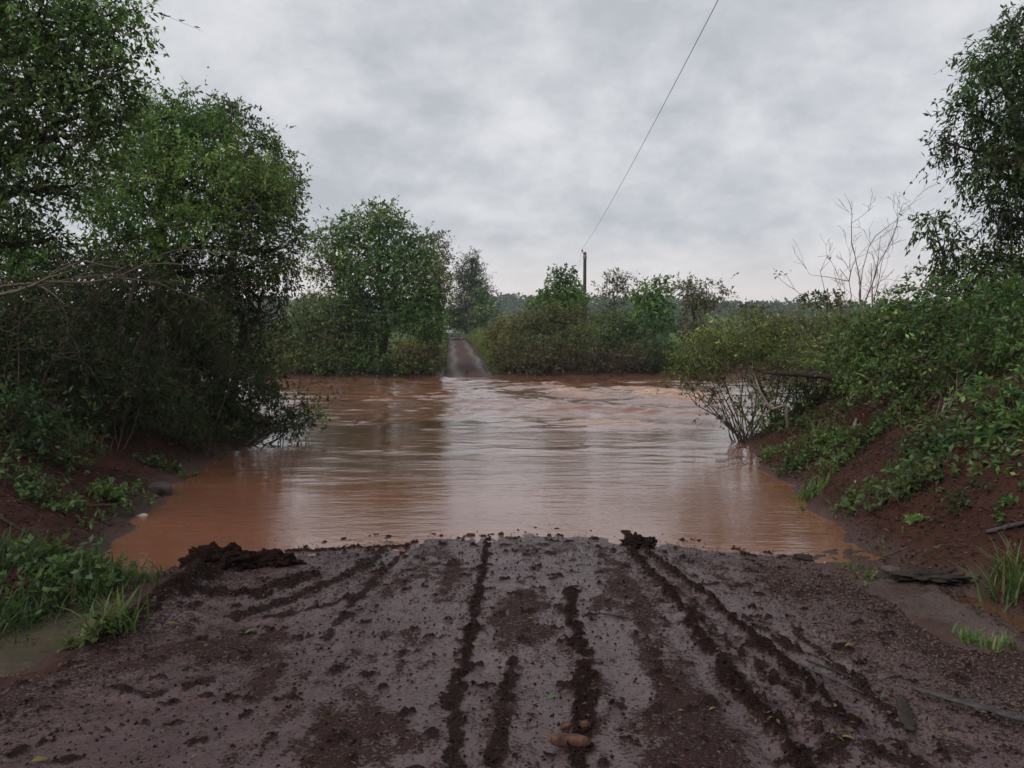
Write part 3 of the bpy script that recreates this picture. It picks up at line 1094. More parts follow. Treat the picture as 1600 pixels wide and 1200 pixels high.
# standing waves and boils over the drowned ford
for (px, py, sx, sy, amp, fo) in ((885, 612, 0.75, 1.1, 0.20, 1.0), (930, 616, 1.0, 0.9, 0.10, 0.6), (1030, 616, 1.3, 2.0, 0.20, 1.0), (985, 608, 1.3, 1.0, 0.12, 0.5), (975, 640, 1.6, 0.8, 0.13, 0.0), (1045, 645, 1.3, 0.7, 0.10, 0.0),
                                   (820, 628, 2.4, 1.2, 0.13, 0.0), (760, 640, 1.8, 1.0, 0.10, 0.0), (945, 660, 1.3, 0.8, 0.05, 0.75), (985, 662, 0.8, 0.6, 0.04, 0.5), (805, 660, 0.5, 0.35, 0.04, 0.55), (1090, 622, 1.2, 1.4, 0.14, 0.8), (700, 612, 2.3, 1.5, 0.10, 0.0), (855, 602, 2.2, 1.5, 0.12, 0.1),
                                   (1130, 640, 1.2, 0.8, 0.10, 0.1), (640, 622, 1.6, 1.2, 0.09, 0.0), (900, 640, 1.2, 0.6, 0.09, 0.0), (560, 640, 1.5, 0.9, 0.06, 0.0), (700, 650, 1.3, 0.7, 0.06, 0.0),
                                   (885, 705, 0.35, 0.22, 0.016, 0.0), (950, 757, 0.3, 0.12, 0.012, 0.0), (1010, 692, 0.4, 0.25, 0.016, 0.0), (1085, 690, 0.45, 0.3, 0.018, 0.0), (1000, 672, 0.5, 0.25, 0.016, 0.0), (580, 660, 0.9, 0.3, 0.04, 0.0), (600, 705, 0.5, 0.2, 0.012, 0.0), (680, 672, 0.5, 0.25, 0.016, 0.0), (520, 715, 0.5, 0.25, 0.012, 0.0)):
    q = on_level(px, py, 0)
    g = np.exp(-((a - q[0]) / sx) ** 2 - ((b - q[1]) / sy) ** 2)
    wz += amp * g * (0.7 + 0.6 * fbm(a * 2.0, b * 3.0, 3, 215)) - amp * 0.35 * np.exp(-((a - q[0]) / (sx * 1.2)) ** 2 - ((b - q[1] + sy * 1.7) / (sy * 0.9)) ** 2)
    rap += g
    foam = np.maximum(foam, fo * sstep(0.25, 0.75, g * (0.8 + 0.9 * fbm(a * 2.4, b * 4.0, 3, 221))))
wz += np.clip(rap, 0, 1) * 0.03 * fbm(a * 2.6, b * 4.5, 3, 231)
river = mesh_object('river', np.stack([a, b, wz], 1), grid_faces(len(wx), len(wy)), M['water'], None, None, True, {'foam': foam})
structure(river)


def pool(name, pts, z, mat):
    """small sheet of standing water filling a hollow"""
    P = np.array(pts, float)
    c = P.mean(0)
    V = np.concatenate([[c], P]); n = len(P)
    F = np.array([[0, 1 + i, 1 + (i + 1) % n] for i in range(n)])
    o = mesh_object(name, np.concatenate([V, np.full((n + 1, 1), z)], 1), F, mat, None, None, True, {'foam': np.zeros(n + 1)})
    return structure(o)


pool('drain_water', [(-4.6, 2.6), (-2.5, 2.6), (-2.4, 4.2), (-2.6, 5.5), (-3.4, 5.8), (-4.5, 5.2)], 0.035, M['ditch'])
pool('runoff_water', [(3.4, 3.9), (3.95, 3.9), (3.85, 5.0), (3.8, 5.9), (3.6, 6.0), (3.42, 5.7), (3.44, 5.0)], 0.052, M['runoff'])

# ------------------------------------------------------------------ hills and far woods
def ridge(x):
    return 13 + 9 * np.exp(-((x + 40) / 260) ** 2) + 5 * fbm(x * 0.006, x * 0 + 1.7, 3, 251)


hx = np.linspace(-1300, 1300, 260); hy = np.linspace(330, 900, 40)
HX, HY = np.meshgrid(hx, hy)
prof = np.sin(np.clip((HY - 330) / 570, 0, 1) * math.pi) ** 0.8
HZ = ridge(HX) * prof + 2 * prof * fbm(HX * 0.02, HY * 0.02, 3, 253) - 1.5 * (1 - prof)
structure(mesh_object('hills', np.stack([HX.ravel(), HY.ravel(), HZ.ravel()], 1), grid_faces(len(hx), len(hy)), M['ground'], None, None, True,
                      {'green': np.ones(HX.size), 'silt': np.zeros(HX.size), 'wet': np.zeros(HX.size)}))
nt_ = 5200
tx = RNG.uniform(-620, 620, nt_); ty = RNG.uniform(120, 640, nt_) ** 1.0
keep = (np.abs(tx) < ty * 0.78 + 20) & ((ty > 300) | (RNG.random(nt_) < 0.30)) & (np.abs(tx - far_road_x(ty)) > 6 + 0.02 * ty) & ~((ty < 260) & (tx > -0.11 * ty) & (tx < -0.05 * ty))
tx, ty = tx[keep], ty[keep]
pr = np.sin(np.clip((ty - 330) / 570, 0, 1) * math.pi) ** 0.8
tz = np.where(ty > 330, ridge(tx) * pr - 0.5, hbase(tx, np.minimum(ty, 1500)))
tr = np.where(ty > 300, RNG.uniform(3, 6.5, len(tx)), RNG.uniform(1.8, 3.2, len(tx)))
k = 34
d = unit(RNG.normal(size=(len(tx), k, 3)))
pp = np.stack([tx, ty, tz + tr * 0.75], 1)[:, None, :] + d * tr[:, None, None] * np.array((1, 1, 0.8)) * (0.6 + 0.5 * RNG.random((len(tx), k, 1)))
lb = Buf()
sz = np.repeat(tr * 0.42, k)
tt = np.repeat(leaf_tints(len(tx), [(0.05, 0.085, 0.035), DARK, DARK, (0.05, 0.07, 0.04)], 0.25, 0), k, 0) * np.exp(RNG.normal(size=(len(sz), 1)) * 0.2)
leaf_quads(lb, pp.reshape(-1, 3), (d + RNG.normal(size=d.shape) * 0.5).reshape(-1, 3), sz, sz * 0.8, tt)
far_woods = lb.build('distant_woods', M['leaf'])
far_woods['kind'] = 'stuff'

# ------------------------------------------------------------------ the near left bank
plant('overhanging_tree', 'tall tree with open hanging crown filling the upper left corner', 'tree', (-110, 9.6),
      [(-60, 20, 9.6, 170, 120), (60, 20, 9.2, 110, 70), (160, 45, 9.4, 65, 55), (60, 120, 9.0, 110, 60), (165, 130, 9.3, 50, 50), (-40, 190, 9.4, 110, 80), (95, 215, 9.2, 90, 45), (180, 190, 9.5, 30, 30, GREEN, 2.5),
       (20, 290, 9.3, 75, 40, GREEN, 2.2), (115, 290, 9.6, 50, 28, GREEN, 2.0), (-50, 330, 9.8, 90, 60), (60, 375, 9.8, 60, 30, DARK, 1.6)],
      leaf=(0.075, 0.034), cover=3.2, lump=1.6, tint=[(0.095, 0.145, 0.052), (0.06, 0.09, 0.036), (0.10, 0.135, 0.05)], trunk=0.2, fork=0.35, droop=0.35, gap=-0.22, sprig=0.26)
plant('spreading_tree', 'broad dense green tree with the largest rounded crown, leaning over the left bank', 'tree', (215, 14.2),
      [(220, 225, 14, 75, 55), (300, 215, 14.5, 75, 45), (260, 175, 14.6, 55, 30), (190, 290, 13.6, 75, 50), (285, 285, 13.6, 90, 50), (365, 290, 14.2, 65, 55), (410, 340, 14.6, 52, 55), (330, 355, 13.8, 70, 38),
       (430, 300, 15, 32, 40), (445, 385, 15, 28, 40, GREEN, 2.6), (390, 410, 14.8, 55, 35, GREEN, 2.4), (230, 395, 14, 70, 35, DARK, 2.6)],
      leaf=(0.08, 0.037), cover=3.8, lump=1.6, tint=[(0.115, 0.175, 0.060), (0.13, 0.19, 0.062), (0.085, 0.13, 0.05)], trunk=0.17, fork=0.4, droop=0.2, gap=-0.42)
plant('crowned_tree', 'dark green tree whose rounded top rises behind the broad dense tree', 'tree', (335, 18.2),
      [(362, 185, 18.5, 38, 25), (330, 190, 18.6, 40, 26), (400, 235, 18.5, 42, 35), (425, 270, 18.7, 38, 32), (450, 300, 18.6, 22, 32), (385, 290, 18.8, 40, 40)],
      leaf=(0.10, 0.046), cover=3.8, lump=1.5, tint=[(0.065, 0.10, 0.044), (0.08, 0.12, 0.05)], trunk=0.16, fork=0.5, gap=-0.3)
plant('bright_shrub', 'bright green leafy bough in front of the broad dense tree', 'shrub', (150, 11.2),
      [(165, 345, 11.2, 50, 28), (235, 340, 11.4, 55, 25), (290, 350, 11.4, 35, 20), (200, 375, 11.2, 60, 20)],
      leaf=(0.085, 0.04), cover=2.6, tint=[BRIGHT, (0.066, 0.125, 0.03)], trunk=0.05, fork=0.5, gap=-0.25, wood='twig')
plant('pale_sapling', 'small yellow green sapling at the left edge under the hanging crown', 'sapling', (15, 12.5),
      [(15, 365, 12.5, 45, 35), (45, 400, 12.6, 40, 28)], leaf=(0.10, 0.05), cover=2.4, tint=[BRIGHT, (0.10, 0.16, 0.04)], trunk=0.04, fork=0.6, gap=-0.2)
plant('vine_draped_tree', 'slender dark tree draped with hanging vines beside the sky gap', 'tree', (345, 15.0),
      [(385, 455, 15.4, 30, 45), (378, 520, 15.3, 24, 50), (432, 425, 15.6, 32, 40, DARK, 2.0), (350, 440, 15.2, 38, 40), (440, 475, 15.6, 22, 40, DARK, 1.6), (400, 570, 15.4, 30, 30), (415, 505, 15.6, 20, 30, DARK, 1.5)],
      leaf=(0.085, 0.04), cover=2.8, tint=[DARK, (0.036, 0.05, 0.022)], trunk=0.10, fork=0.5, droop=0.75, gap=-0.2)
plant('riverside_shrub', 'dark shrub drooping into the water off the left bank, bright leaves at its tip', 'shrub', (368, 14.0),
      [(420, 645, 14.2, 55, 25), (385, 610, 14.3, 48, 32), (350, 655, 13.8, 50, 26), (460, 660, 14.6, 28, 14), (495, 652, 15.0, 18, 12, BRIGHT, 2.4), (478, 632, 15.0, 24, 18, DARK, 1.1), (425, 600, 15.0, 40, 28, DARK, 1.2), (330, 620, 13.8, 40, 35)],
      leaf=(0.085, 0.04), cover=2.6, tint=[DARK, (0.035, 0.055, 0.02)], trunk=0.03, shrub=True, stems=4, gap=-0.22, droop=0.4, wood='twig')
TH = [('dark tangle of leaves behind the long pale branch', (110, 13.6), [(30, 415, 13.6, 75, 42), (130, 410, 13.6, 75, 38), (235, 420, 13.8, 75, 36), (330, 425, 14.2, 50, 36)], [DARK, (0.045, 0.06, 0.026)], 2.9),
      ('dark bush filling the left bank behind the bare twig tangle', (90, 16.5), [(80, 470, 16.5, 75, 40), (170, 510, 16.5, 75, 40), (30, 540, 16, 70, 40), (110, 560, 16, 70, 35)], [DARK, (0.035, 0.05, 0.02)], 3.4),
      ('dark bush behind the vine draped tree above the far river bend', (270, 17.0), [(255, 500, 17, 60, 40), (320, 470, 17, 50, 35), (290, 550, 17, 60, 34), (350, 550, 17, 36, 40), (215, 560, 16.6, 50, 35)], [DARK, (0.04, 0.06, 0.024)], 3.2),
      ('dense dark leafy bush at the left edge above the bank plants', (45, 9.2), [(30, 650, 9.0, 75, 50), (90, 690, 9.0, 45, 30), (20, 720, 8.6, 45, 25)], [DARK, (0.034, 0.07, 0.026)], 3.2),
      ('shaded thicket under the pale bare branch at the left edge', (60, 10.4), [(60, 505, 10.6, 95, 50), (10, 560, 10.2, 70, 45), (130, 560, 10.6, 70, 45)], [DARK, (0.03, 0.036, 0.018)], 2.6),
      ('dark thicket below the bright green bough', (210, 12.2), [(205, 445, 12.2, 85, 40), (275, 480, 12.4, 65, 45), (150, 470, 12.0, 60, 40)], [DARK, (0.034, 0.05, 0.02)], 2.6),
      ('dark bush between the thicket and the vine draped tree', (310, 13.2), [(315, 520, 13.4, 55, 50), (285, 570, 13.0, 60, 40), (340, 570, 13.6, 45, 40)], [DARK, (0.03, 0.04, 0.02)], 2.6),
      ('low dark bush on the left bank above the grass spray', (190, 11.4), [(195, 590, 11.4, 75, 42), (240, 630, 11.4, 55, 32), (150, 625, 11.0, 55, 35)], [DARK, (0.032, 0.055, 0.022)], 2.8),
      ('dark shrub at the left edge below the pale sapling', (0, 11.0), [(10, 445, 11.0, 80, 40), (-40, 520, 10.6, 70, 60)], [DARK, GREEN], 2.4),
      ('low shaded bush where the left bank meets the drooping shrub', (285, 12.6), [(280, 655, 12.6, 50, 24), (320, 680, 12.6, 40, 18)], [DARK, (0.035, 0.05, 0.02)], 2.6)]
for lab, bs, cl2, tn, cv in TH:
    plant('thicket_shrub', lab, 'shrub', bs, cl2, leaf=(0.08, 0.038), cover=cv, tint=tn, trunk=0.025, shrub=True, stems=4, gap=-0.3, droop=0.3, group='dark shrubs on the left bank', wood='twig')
bare('bare_branch', 'long pale leafless branch reaching right across the left thicket', 'branch', (-60, 9.4, 455), [(130, 408, 9.6, 0.03), (285, 388, 10.0, 0.022), (200, 430, 9.8, 0.016)], 'pale', 3, 2, 0.5, -0.05, ground=False)
VT = [('tangle of bare twigs hanging over the left edge thicket', (30, 9.6), [(40, 470, 9.3, 0.014), (120, 480, 9.8, 0.012), (10, 520, 9.0, 0.012)]),
      ('tangle of brown twigs in the middle of the left thicket', (170, 10.8), [(150, 470, 10.6, 0.014), (230, 500, 10.8, 0.014), (260, 560, 11, 0.012), (120, 560, 10.4, 0.012)]),
      ('bare twigs fanning up between the thicket and the vine draped tree', (300, 12.4), [(270, 500, 12.2, 0.014), (350, 520, 12.6, 0.014), (320, 460, 12.8, 0.012), (390, 540, 13.0, 0.012)]),
      ('thin leafless twigs above the shrub that droops in the water', (440, 14.8), [(470, 560, 14.8, 0.012), (520, 590, 15.4, 0.012), (500, 560, 15.4, 0.012), (430, 560, 14.6, 0.012)])]
for i, (lab, bs, sh) in enumerate(VT):
    bare('bare_twig_bush', lab, 'dead shrub', bs, sh, 'twig', 3, 3, 0.75, 0.0, group='bare twig tangles', leaf=(0.06, 0.03, DARK, 0.12))


# low plants on the left bank and by the drain
def spot(px, py):
    x, y, z = on_ground(px, py)
    return x, y


for nm, lab, px, py, n, h, r, tn, w in (
        ('grass_tuft', 'spray of long grass blades hanging below the left thicket', 125, 690, 90, 0.42, 0.30, [GREEN, OLIVE], 0.008),
        ('grass_tuft', 'thick grass clump at the left edge beside the grey drain', 40, 985, 420, 0.26, 0.45, [(0.045, 0.08, 0.026), DARK], 0.006),
        ('grass_tuft', 'grass clump between the brown pool and the left drain', 150, 925, 360, 0.24, 0.42, [(0.045, 0.08, 0.026), DARK], 0.006),
        ('grass_tuft', 'upright grass tuft growing at the corner of the muddy ramp', 178, 985, 110, 0.30, 0.16, [GREEN, (0.08, 0.115, 0.035)], 0.007),
        ('grass_tuft', 'small grass tuft at the water edge by the pale scrap', 255, 812, 60, 0.14, 0.14, [GREEN, BRIGHT], 0.006),
        ('grass_tuft', 'grass clump at the left edge above the drain grass', 15, 880, 320, 0.24, 0.40, [(0.045, 0.08, 0.026), DARK], 0.006)):
    x, y = spot(px, py)
    tuft(nm, lab, 'grass', x, y, n, h, r, tn, 0.8, w, 'grass tufts by the left drain')
for lab, px, py, n, h, r, tn in (
        ('leafy weed beside the grey rock on the left bank', 185, 785, 34, 0.26, 0.40, [GREEN, (0.065, 0.11, 0.035)]),
        ('leafy weed on the left bank under the dense dark bush', 55, 775, 36, 0.26, 0.45, [GREEN, DARK]),
        ('sparse weed low on the left bank near its middle', 110, 800, 18, 0.16, 0.35, [GREEN]),
        ('leafy weed between the two grass clumps at the left edge', 90, 905, 90, 0.26, 0.55, [GREEN, (0.05, 0.085, 0.028)]),
        ('short weeds along the left waterline below the drooping shrub', 262, 738, 22, 0.18, 0.35, [GREEN, DARK]),
        ('small weed at the muddy ramp corner with a broad pale leaf', 150, 1000, 14, 0.16, 0.16, [GREEN, OLIVE])):
    x, y = spot(px, py)
    herb('weed', lab, 'plant', x, y, n, h, r, 0.075, 0.04, tn, 'weeds on the left bank')

# ------------------------------------------------------------------ the near right bank
plant('tall_tree', 'tall dark tree with drooping leafy boughs filling the upper right corner', 'tree', (1640, 12.4),
      [(1600, 70, 12.4, 60, 55), (1545, 115, 12.2, 45, 40), (1600, 165, 12.2, 70, 55), (1515, 185, 12.2, 42, 36), (1478, 222, 12.3, 26, 28, DARK, 2.4), (1575, 255, 12.0, 60, 46), (1530, 272, 12.2, 34, 32, DARK, 2.6), (1605, 330, 12.2, 50, 50), (1568, 335, 12.4, 36, 38, DARK, 2.0), (1590, 400, 12.4, 50, 36, DARK, 2.0), (1545, 400, 12.6, 34, 26, DARK, 1.5), (1660, 200, 12.5, 60, 120)],
      leaf=(0.10, 0.034), cover=3.7, lump=1.5, tint=[DARK, (0.036, 0.062, 0.022), (0.048, 0.075, 0.026)], trunk=0.16, fork=0.4, droop=0.6, gap=-0.2, sprig=0.28)
plant('slender_sapling', 'thin dark leaved sapling standing alone left of the tall dark tree', 'sapling', (1482, 12.8),
      [(1462, 345, 12.8, 25, 28), (1450, 375, 12.8, 18, 20), (1485, 380, 12.8, 25, 28), (1478, 420, 12.8, 22, 22, DARK, 1.3)], leaf=(0.12, 0.036), cover=2.2, tint=[DARK, (0.04, 0.065, 0.025)], trunk=0.035, fork=0.7, droop=0.8, gap=-0.2)
RT = [('leafy green bush at the near end of the right bank thicket', (1370, 12.2), [(1365, 500, 12.2, 65, 35), (1340, 545, 12.0, 55, 35), (1400, 545, 12.0, 60, 35)], [GREEN, BRIGHT], 3.2, 0.082),
      ('leafy green bush in the middle of the right bank thicket', (1470, 11.4), [(1465, 470, 11.6, 70, 35), (1440, 515, 11.2, 65, 35), (1510, 510, 11.2, 60, 40)], [GREEN, BRIGHT, DARK], 3.2, 0.082),
      ('large leafy bush at the right edge below the tall dark tree', (1580, 9.8), [(1575, 490, 9.8, 70, 50), (1540, 550, 9.6, 60, 40), (1600, 560, 9.2, 55, 45)], [GREEN, (0.06, 0.11, 0.03)], 3.2, 0.082),
      ('low leafy bush on the right bank above the dead branch', (1440, 10.4), [(1445, 575, 10.4, 65, 35), (1390, 590, 10.6, 50, 28), (1500, 595, 10.0, 45, 25)], [GREEN, DARK, BRIGHT], 3.0, 0.078),
      ('broad leaved bush low at the right edge', (1580, 8.4), [(1575, 610, 8.4, 45, 30), (1530, 630, 8.4, 30, 18), (1600, 640, 8.2, 35, 20)], [(0.045, 0.09, 0.032), BRIGHT], 2.8, 0.105),
      ('dark bush under the tall tree at the right edge', (1540, 12.6), [(1540, 425, 12.6, 70, 35), (1490, 445, 12.8, 45, 25), (1600, 430, 12.2, 50, 40)], [DARK, GREEN], 2.8, 0.082),
      ('leafy green bush under the fallen dark log at the bank corner', (1240, 13.8), [(1235, 630, 13.8, 36, 26), (1265, 610, 13.7, 36, 24), (1215, 660, 13.9, 26, 20)], [GREEN, DARK], 2.4, 0.085),
      ('green bush behind the fallen dark log', (1320, 13.4), [(1310, 560, 13.4, 50, 30), (1345, 590, 12.8, 45, 25), (1280, 585, 13.6, 30, 20)], [GREEN, OLIVE], 2.8, 0.078)]
for lab, bs, cl2, tn, cv, lf in RT:
    plant('bank_shrub', lab, 'shrub', bs, cl2, leaf=(lf, lf * 0.45), cover=cv, tint=tn, trunk=0.025, shrub=True, stems=3, gap=-0.32, droop=0.35, group='leafy bushes on the right bank', wood='twig', yellow=0.05)
plant('leaning_shrub', 'olive green shrub with bare fanned stems leaning over the water at the right bank', 'shrub', (1170, 14.6),
      [(1082, 570, 14.4, 34, 22), (1125, 530, 14.6, 45, 28), (1180, 520, 14.8, 48, 28), (1150, 565, 14.5, 45, 25, OLIVE, 1.6), (1225, 555, 14.6, 42, 30), (1200, 590, 14.5, 35, 22, OLIVE, 1.4), (1115, 605, 14.4, 34, 20, OLIVE, 1.3), (1140, 640, 14.5, 30, 22, GREEN, 0.8), (1185, 625, 14.4, 36, 26, GREEN, 1.2), (1060, 585, 14.3, 20, 14, BRIGHT, 1.6)],
      leaf=(0.085, 0.03), cover=2.9, tint=[(0.125, 0.15, 0.055), (0.11, 0.15, 0.05)], trunk=0.03, shrub=True, stems=3, gap=-0.2, droop=0.1, wood='twig', yellow=0.06)
plant('feathery_shrub', 'pale olive feathery shrub behind the leaning riverside shrub', 'shrub', (1270, 16.4),
      [(1255, 535, 16.4, 45, 30), (1290, 520, 16.6, 40, 28), (1225, 510, 16.6, 35, 22)], leaf=(0.08, 0.026), cover=2.2, tint=[OLIVE, GREYG], trunk=0.025, shrub=True, stems=4, gap=-0.15, wood='twig')
bare('bare_tree', 'pale leafless tree standing above the right bank bushes', 'tree', (1345, 16.6), [(1335, 395, 16.6, 0.03), (1388, 385, 16.8, 0.028), (1312, 420, 16.4, 0.022), (1358, 385, 16.7, 0.024), (1372, 420, 16.6, 0.02)], 'pale', 4, 2, 0.55, 0.2, tw=0.85)
bare('arching_twig', 'thin arching twigs with few leaves left of the pale leafless tree', 'shrub', (1320, 15.5), [(1228, 428, 15.2, 0.012), (1290, 405, 15.4, 0.012), (1205, 462, 15.2, 0.010)], 'twig', 1, 1, 0.4, 0.0, leaf=(0.10, 0.04, OLIVE, 0.7), tw=0.5)
plant('flat_topped_tree', 'small flat topped tree beyond the right bank bushes', 'tree', (1292, 31), [(1292, 463, 31, 30, 9), (1270, 473, 31, 20, 8), (1312, 475, 31, 20, 8)], leaf=(0.2, 0.09), cover=2.8, tint=[DARK, GREYG], trunk=0.08, fork=0.8, gap=-0.3)
bare('dead_branch', 'forked pale dead branch stuck upright in the right bank', 'branch', (1447, 9.0), [(1475, 632, 9.2, 0.026), (1510, 590, 9.4, 0.016), (1495, 610, 9.3, 0.014)], 'pale', 2, 2, 0.5, 0.2)
bare('dead_stem_bush', 'dark leafless stems crossing under the fallen log', 'dead shrub', (1215, 14.0), [(1185, 600, 13.9, 0.022), (1240, 600, 13.8, 0.02), (1205, 570, 14.0, 0.02), (1265, 610, 13.4, 0.016)], 'darkwood', 3, 3, 0.7, 0.0)
bare('dead_stem_bush', 'spray of dry reddish twigs hanging on the right bank', 'dead shrub', (1420, 9.6), [(1445, 610, 9.8, 0.01), (1480, 600, 9.8, 0.01), (1500, 600, 9.6, 0.01), (1400, 620, 9.8, 0.01)], 'twig', 2, 3, 0.35, 0.1)


def stick(name, label, cat, pts, r0, r1, mat, sides=8, flat=1.0, knots=0.12, group=None):
    """one piece of wood through the given points"""
    P = np.array(pts, float)
    t = np.linspace(0, 1, len(P)); tt = np.linspace(0, 1, 18)
    Q = np.stack([np.interp(tt, t, P[:, i]) for i in range(3)], 1)
    Q += RNG.normal(size=Q.shape) * r0 * 0.06
    rr = np.linspace(r0, r1, 18) * (1 + RNG.normal(size=18) * knots)
    rr[0] *= 0.6; rr[-1] *= 0.5
    V, F = tubes([Q], [rr], sides)
    V = V.reshape(18, sides, 3)
    if flat != 1.0:
        c = V.mean(1, keepdims=True)
        V = c + (V - c) * np.array((1, 1, flat))
    V = np.concatenate([V.reshape(-1, 3), Q[:1], Q[-1:]])
    n = 18 * sides
    cap = [[n, (j + 1) % sides, j] for j in range(sides)] + [[n + 1, 17 * sides + j, 17 * sides + (j + 1) % sides] for j in range(sides)]
    B = Q[0].copy()
    o = mesh_object(name, V - B, [F, np.array(cap)], mat, None, None, True)
    o.location = tuple(B)
    return tag(o, label, cat, group)


def gp(px, py, up=0.0):
    x, y, z = on_ground(px, py)
    return (x, y, z + up)


def rp(px, py, up=0.0):
    x, y, z = on_road(px, py)
    return (x, y, z + up)


x0 = at(1190, 582, 13.6); x1 = at(1250, 584, 13.2); x2 = np.array(gp(1330, 640)) * 0 + at(1330, 592, 12.6)
x3 = x2 + (x2 - x1) * 0.6; x3[2] = zat(x3[0], x3[1]) - 0.05
stick('fallen_log', 'dark fallen log lying level over the leaning shrub stems', 'log', [x0, x1, x2, x3], 0.035, 0.075, M['darkwood'])
c0 = np.array(gp(1232, 668)); stick('curved_branch', 'pale curved branch bent down below the fallen log', 'branch', [c0 + (0, 0, -0.05), at(1228, 632, c0[1] - 0.05), at(1205, 640, c0[1]), at(1188, 612, c0[1] + 0.1), at(1180, 590, c0[1] + 0.3)], 0.03, 0.016, M['pale'])
for nm, lab, px, py, n, h, r, tn in (
        ('grass_tuft', 'grass clump on the right bank just above the waterline', 1262, 780, 120, 0.26, 0.24, [GREEN, BRIGHT]),
        ('grass_tuft', 'hanging grass below the fallen log on the right bank', 1275, 690, 160, 0.36, 0.34, [GREEN, OLIVE]),
        ('grass_tuft', 'tall grass at the right edge above the run off channel', 1590, 925, 170, 0.42, 0.24, [GREEN, OLIVE]),
        ('grass_tuft', 'left one of two small grass tufts in the pale silt', 1520, 1003, 46, 0.12, 0.10, [BRIGHT, GREEN]),
        ('grass_tuft', 'right one of two small grass tufts in the pale silt', 1562, 1008, 40, 0.12, 0.09, [BRIGHT, OLIVE]),
        ('grass_tuft', 'sparse grass tuft at the brown water tip on the right', 1376, 860, 24, 0.10, 0.14, [OLIVE, GREEN])):
    x, y = spot(px, py)
    tuft(nm, lab, 'grass', x, y, n, h, r, tn, 0.75, 0.007, 'grass tufts on the right bank')
for lab, px, py, n, h, r, tn, lf in (
        ('leafy weed trailing at the right waterline below the leaning shrub', 1205, 715, 36, 0.24, 0.40, [GREEN, OLIVE], 0.07),
        ('large leafy weed standing alone in the middle of the right bank', 1405, 770, 60, 0.36, 0.42, [(0.07, 0.105, 0.045), GREEN], 0.085),
        ('leafy weed on the right bank left of the large lone weed', 1300, 735, 34, 0.24, 0.34, [GREEN], 0.07),
        ('broad leaved weeds trailing down beside the dead branch', 1490, 700, 40, 0.26, 0.5, [(0.05, 0.10, 0.035), GREEN], 0.085),
        ('small weed on the right bank below the large lone weed', 1430, 815, 8, 0.10, 0.10, [BRIGHT], 0.06),
        ('small sprig of weed at the right edge of the bank soil', 1575, 790, 14, 0.12, 0.20, [GREEN], 0.06),
        ('dull green weed on the right bank soil under the broad leaved weeds', 1500, 790, 16, 0.16, 0.2, [(0.05, 0.065, 0.03)], 0.06),
        ('leafy weeds under the low leafy bush of the right bank', 1395, 660, 40, 0.3, 0.5, [GREEN, (0.07, 0.12, 0.03)], 0.08),
        ('broad leaved weeds at the right edge under the broad leaved bush', 1580, 675, 40, 0.28, 0.5, [(0.045, 0.09, 0.03), BRIGHT], 0.10),
        ('weeds under the fallen dark log on the right bank', 1300, 655, 40, 0.3, 0.5, [GREEN, DARK], 0.07),
        ('dark weeds at the top of the slope below the leaning shrub', 1250, 665, 30, 0.3, 0.4, [DARK, GREEN], 0.07),
        ('leafy weed just above the grass clump at the right waterline', 1245, 735, 36, 0.26, 0.34, [GREEN, DARK], 0.070),
        ('dense leafy weed under the hanging grass of the right bank', 1290, 705, 44, 0.30, 0.40, [GREEN, BRIGHT], 0.075),
        ('dark leafy weed near the pale root stub', 1355, 690, 40, 0.30, 0.40, [DARK, GREEN], 0.075),
        ('spreading weed left below the large lone weed', 1330, 790, 26, 0.18, 0.34, [GREEN, OLIVE], 0.060),
        ('tall weed between the dead branch and the large lone weed', 1440, 715, 36, 0.32, 0.34, [GREEN, DARK], 0.080),
        ('weed patch high on the bare soil at the right edge', 1550, 725, 26, 0.18, 0.40, [GREEN, OLIVE], 0.070),
        ('thin weeds along the foot of the right bank', 1370, 900, 14, 0.08, 0.3, [OLIVE, GREEN], 0.05)):
    x, y = spot(px, py)
    herb('weed', lab, 'plant', x, y, n, h, r, lf, lf * 0.5, tn, 'weeds on the right bank')

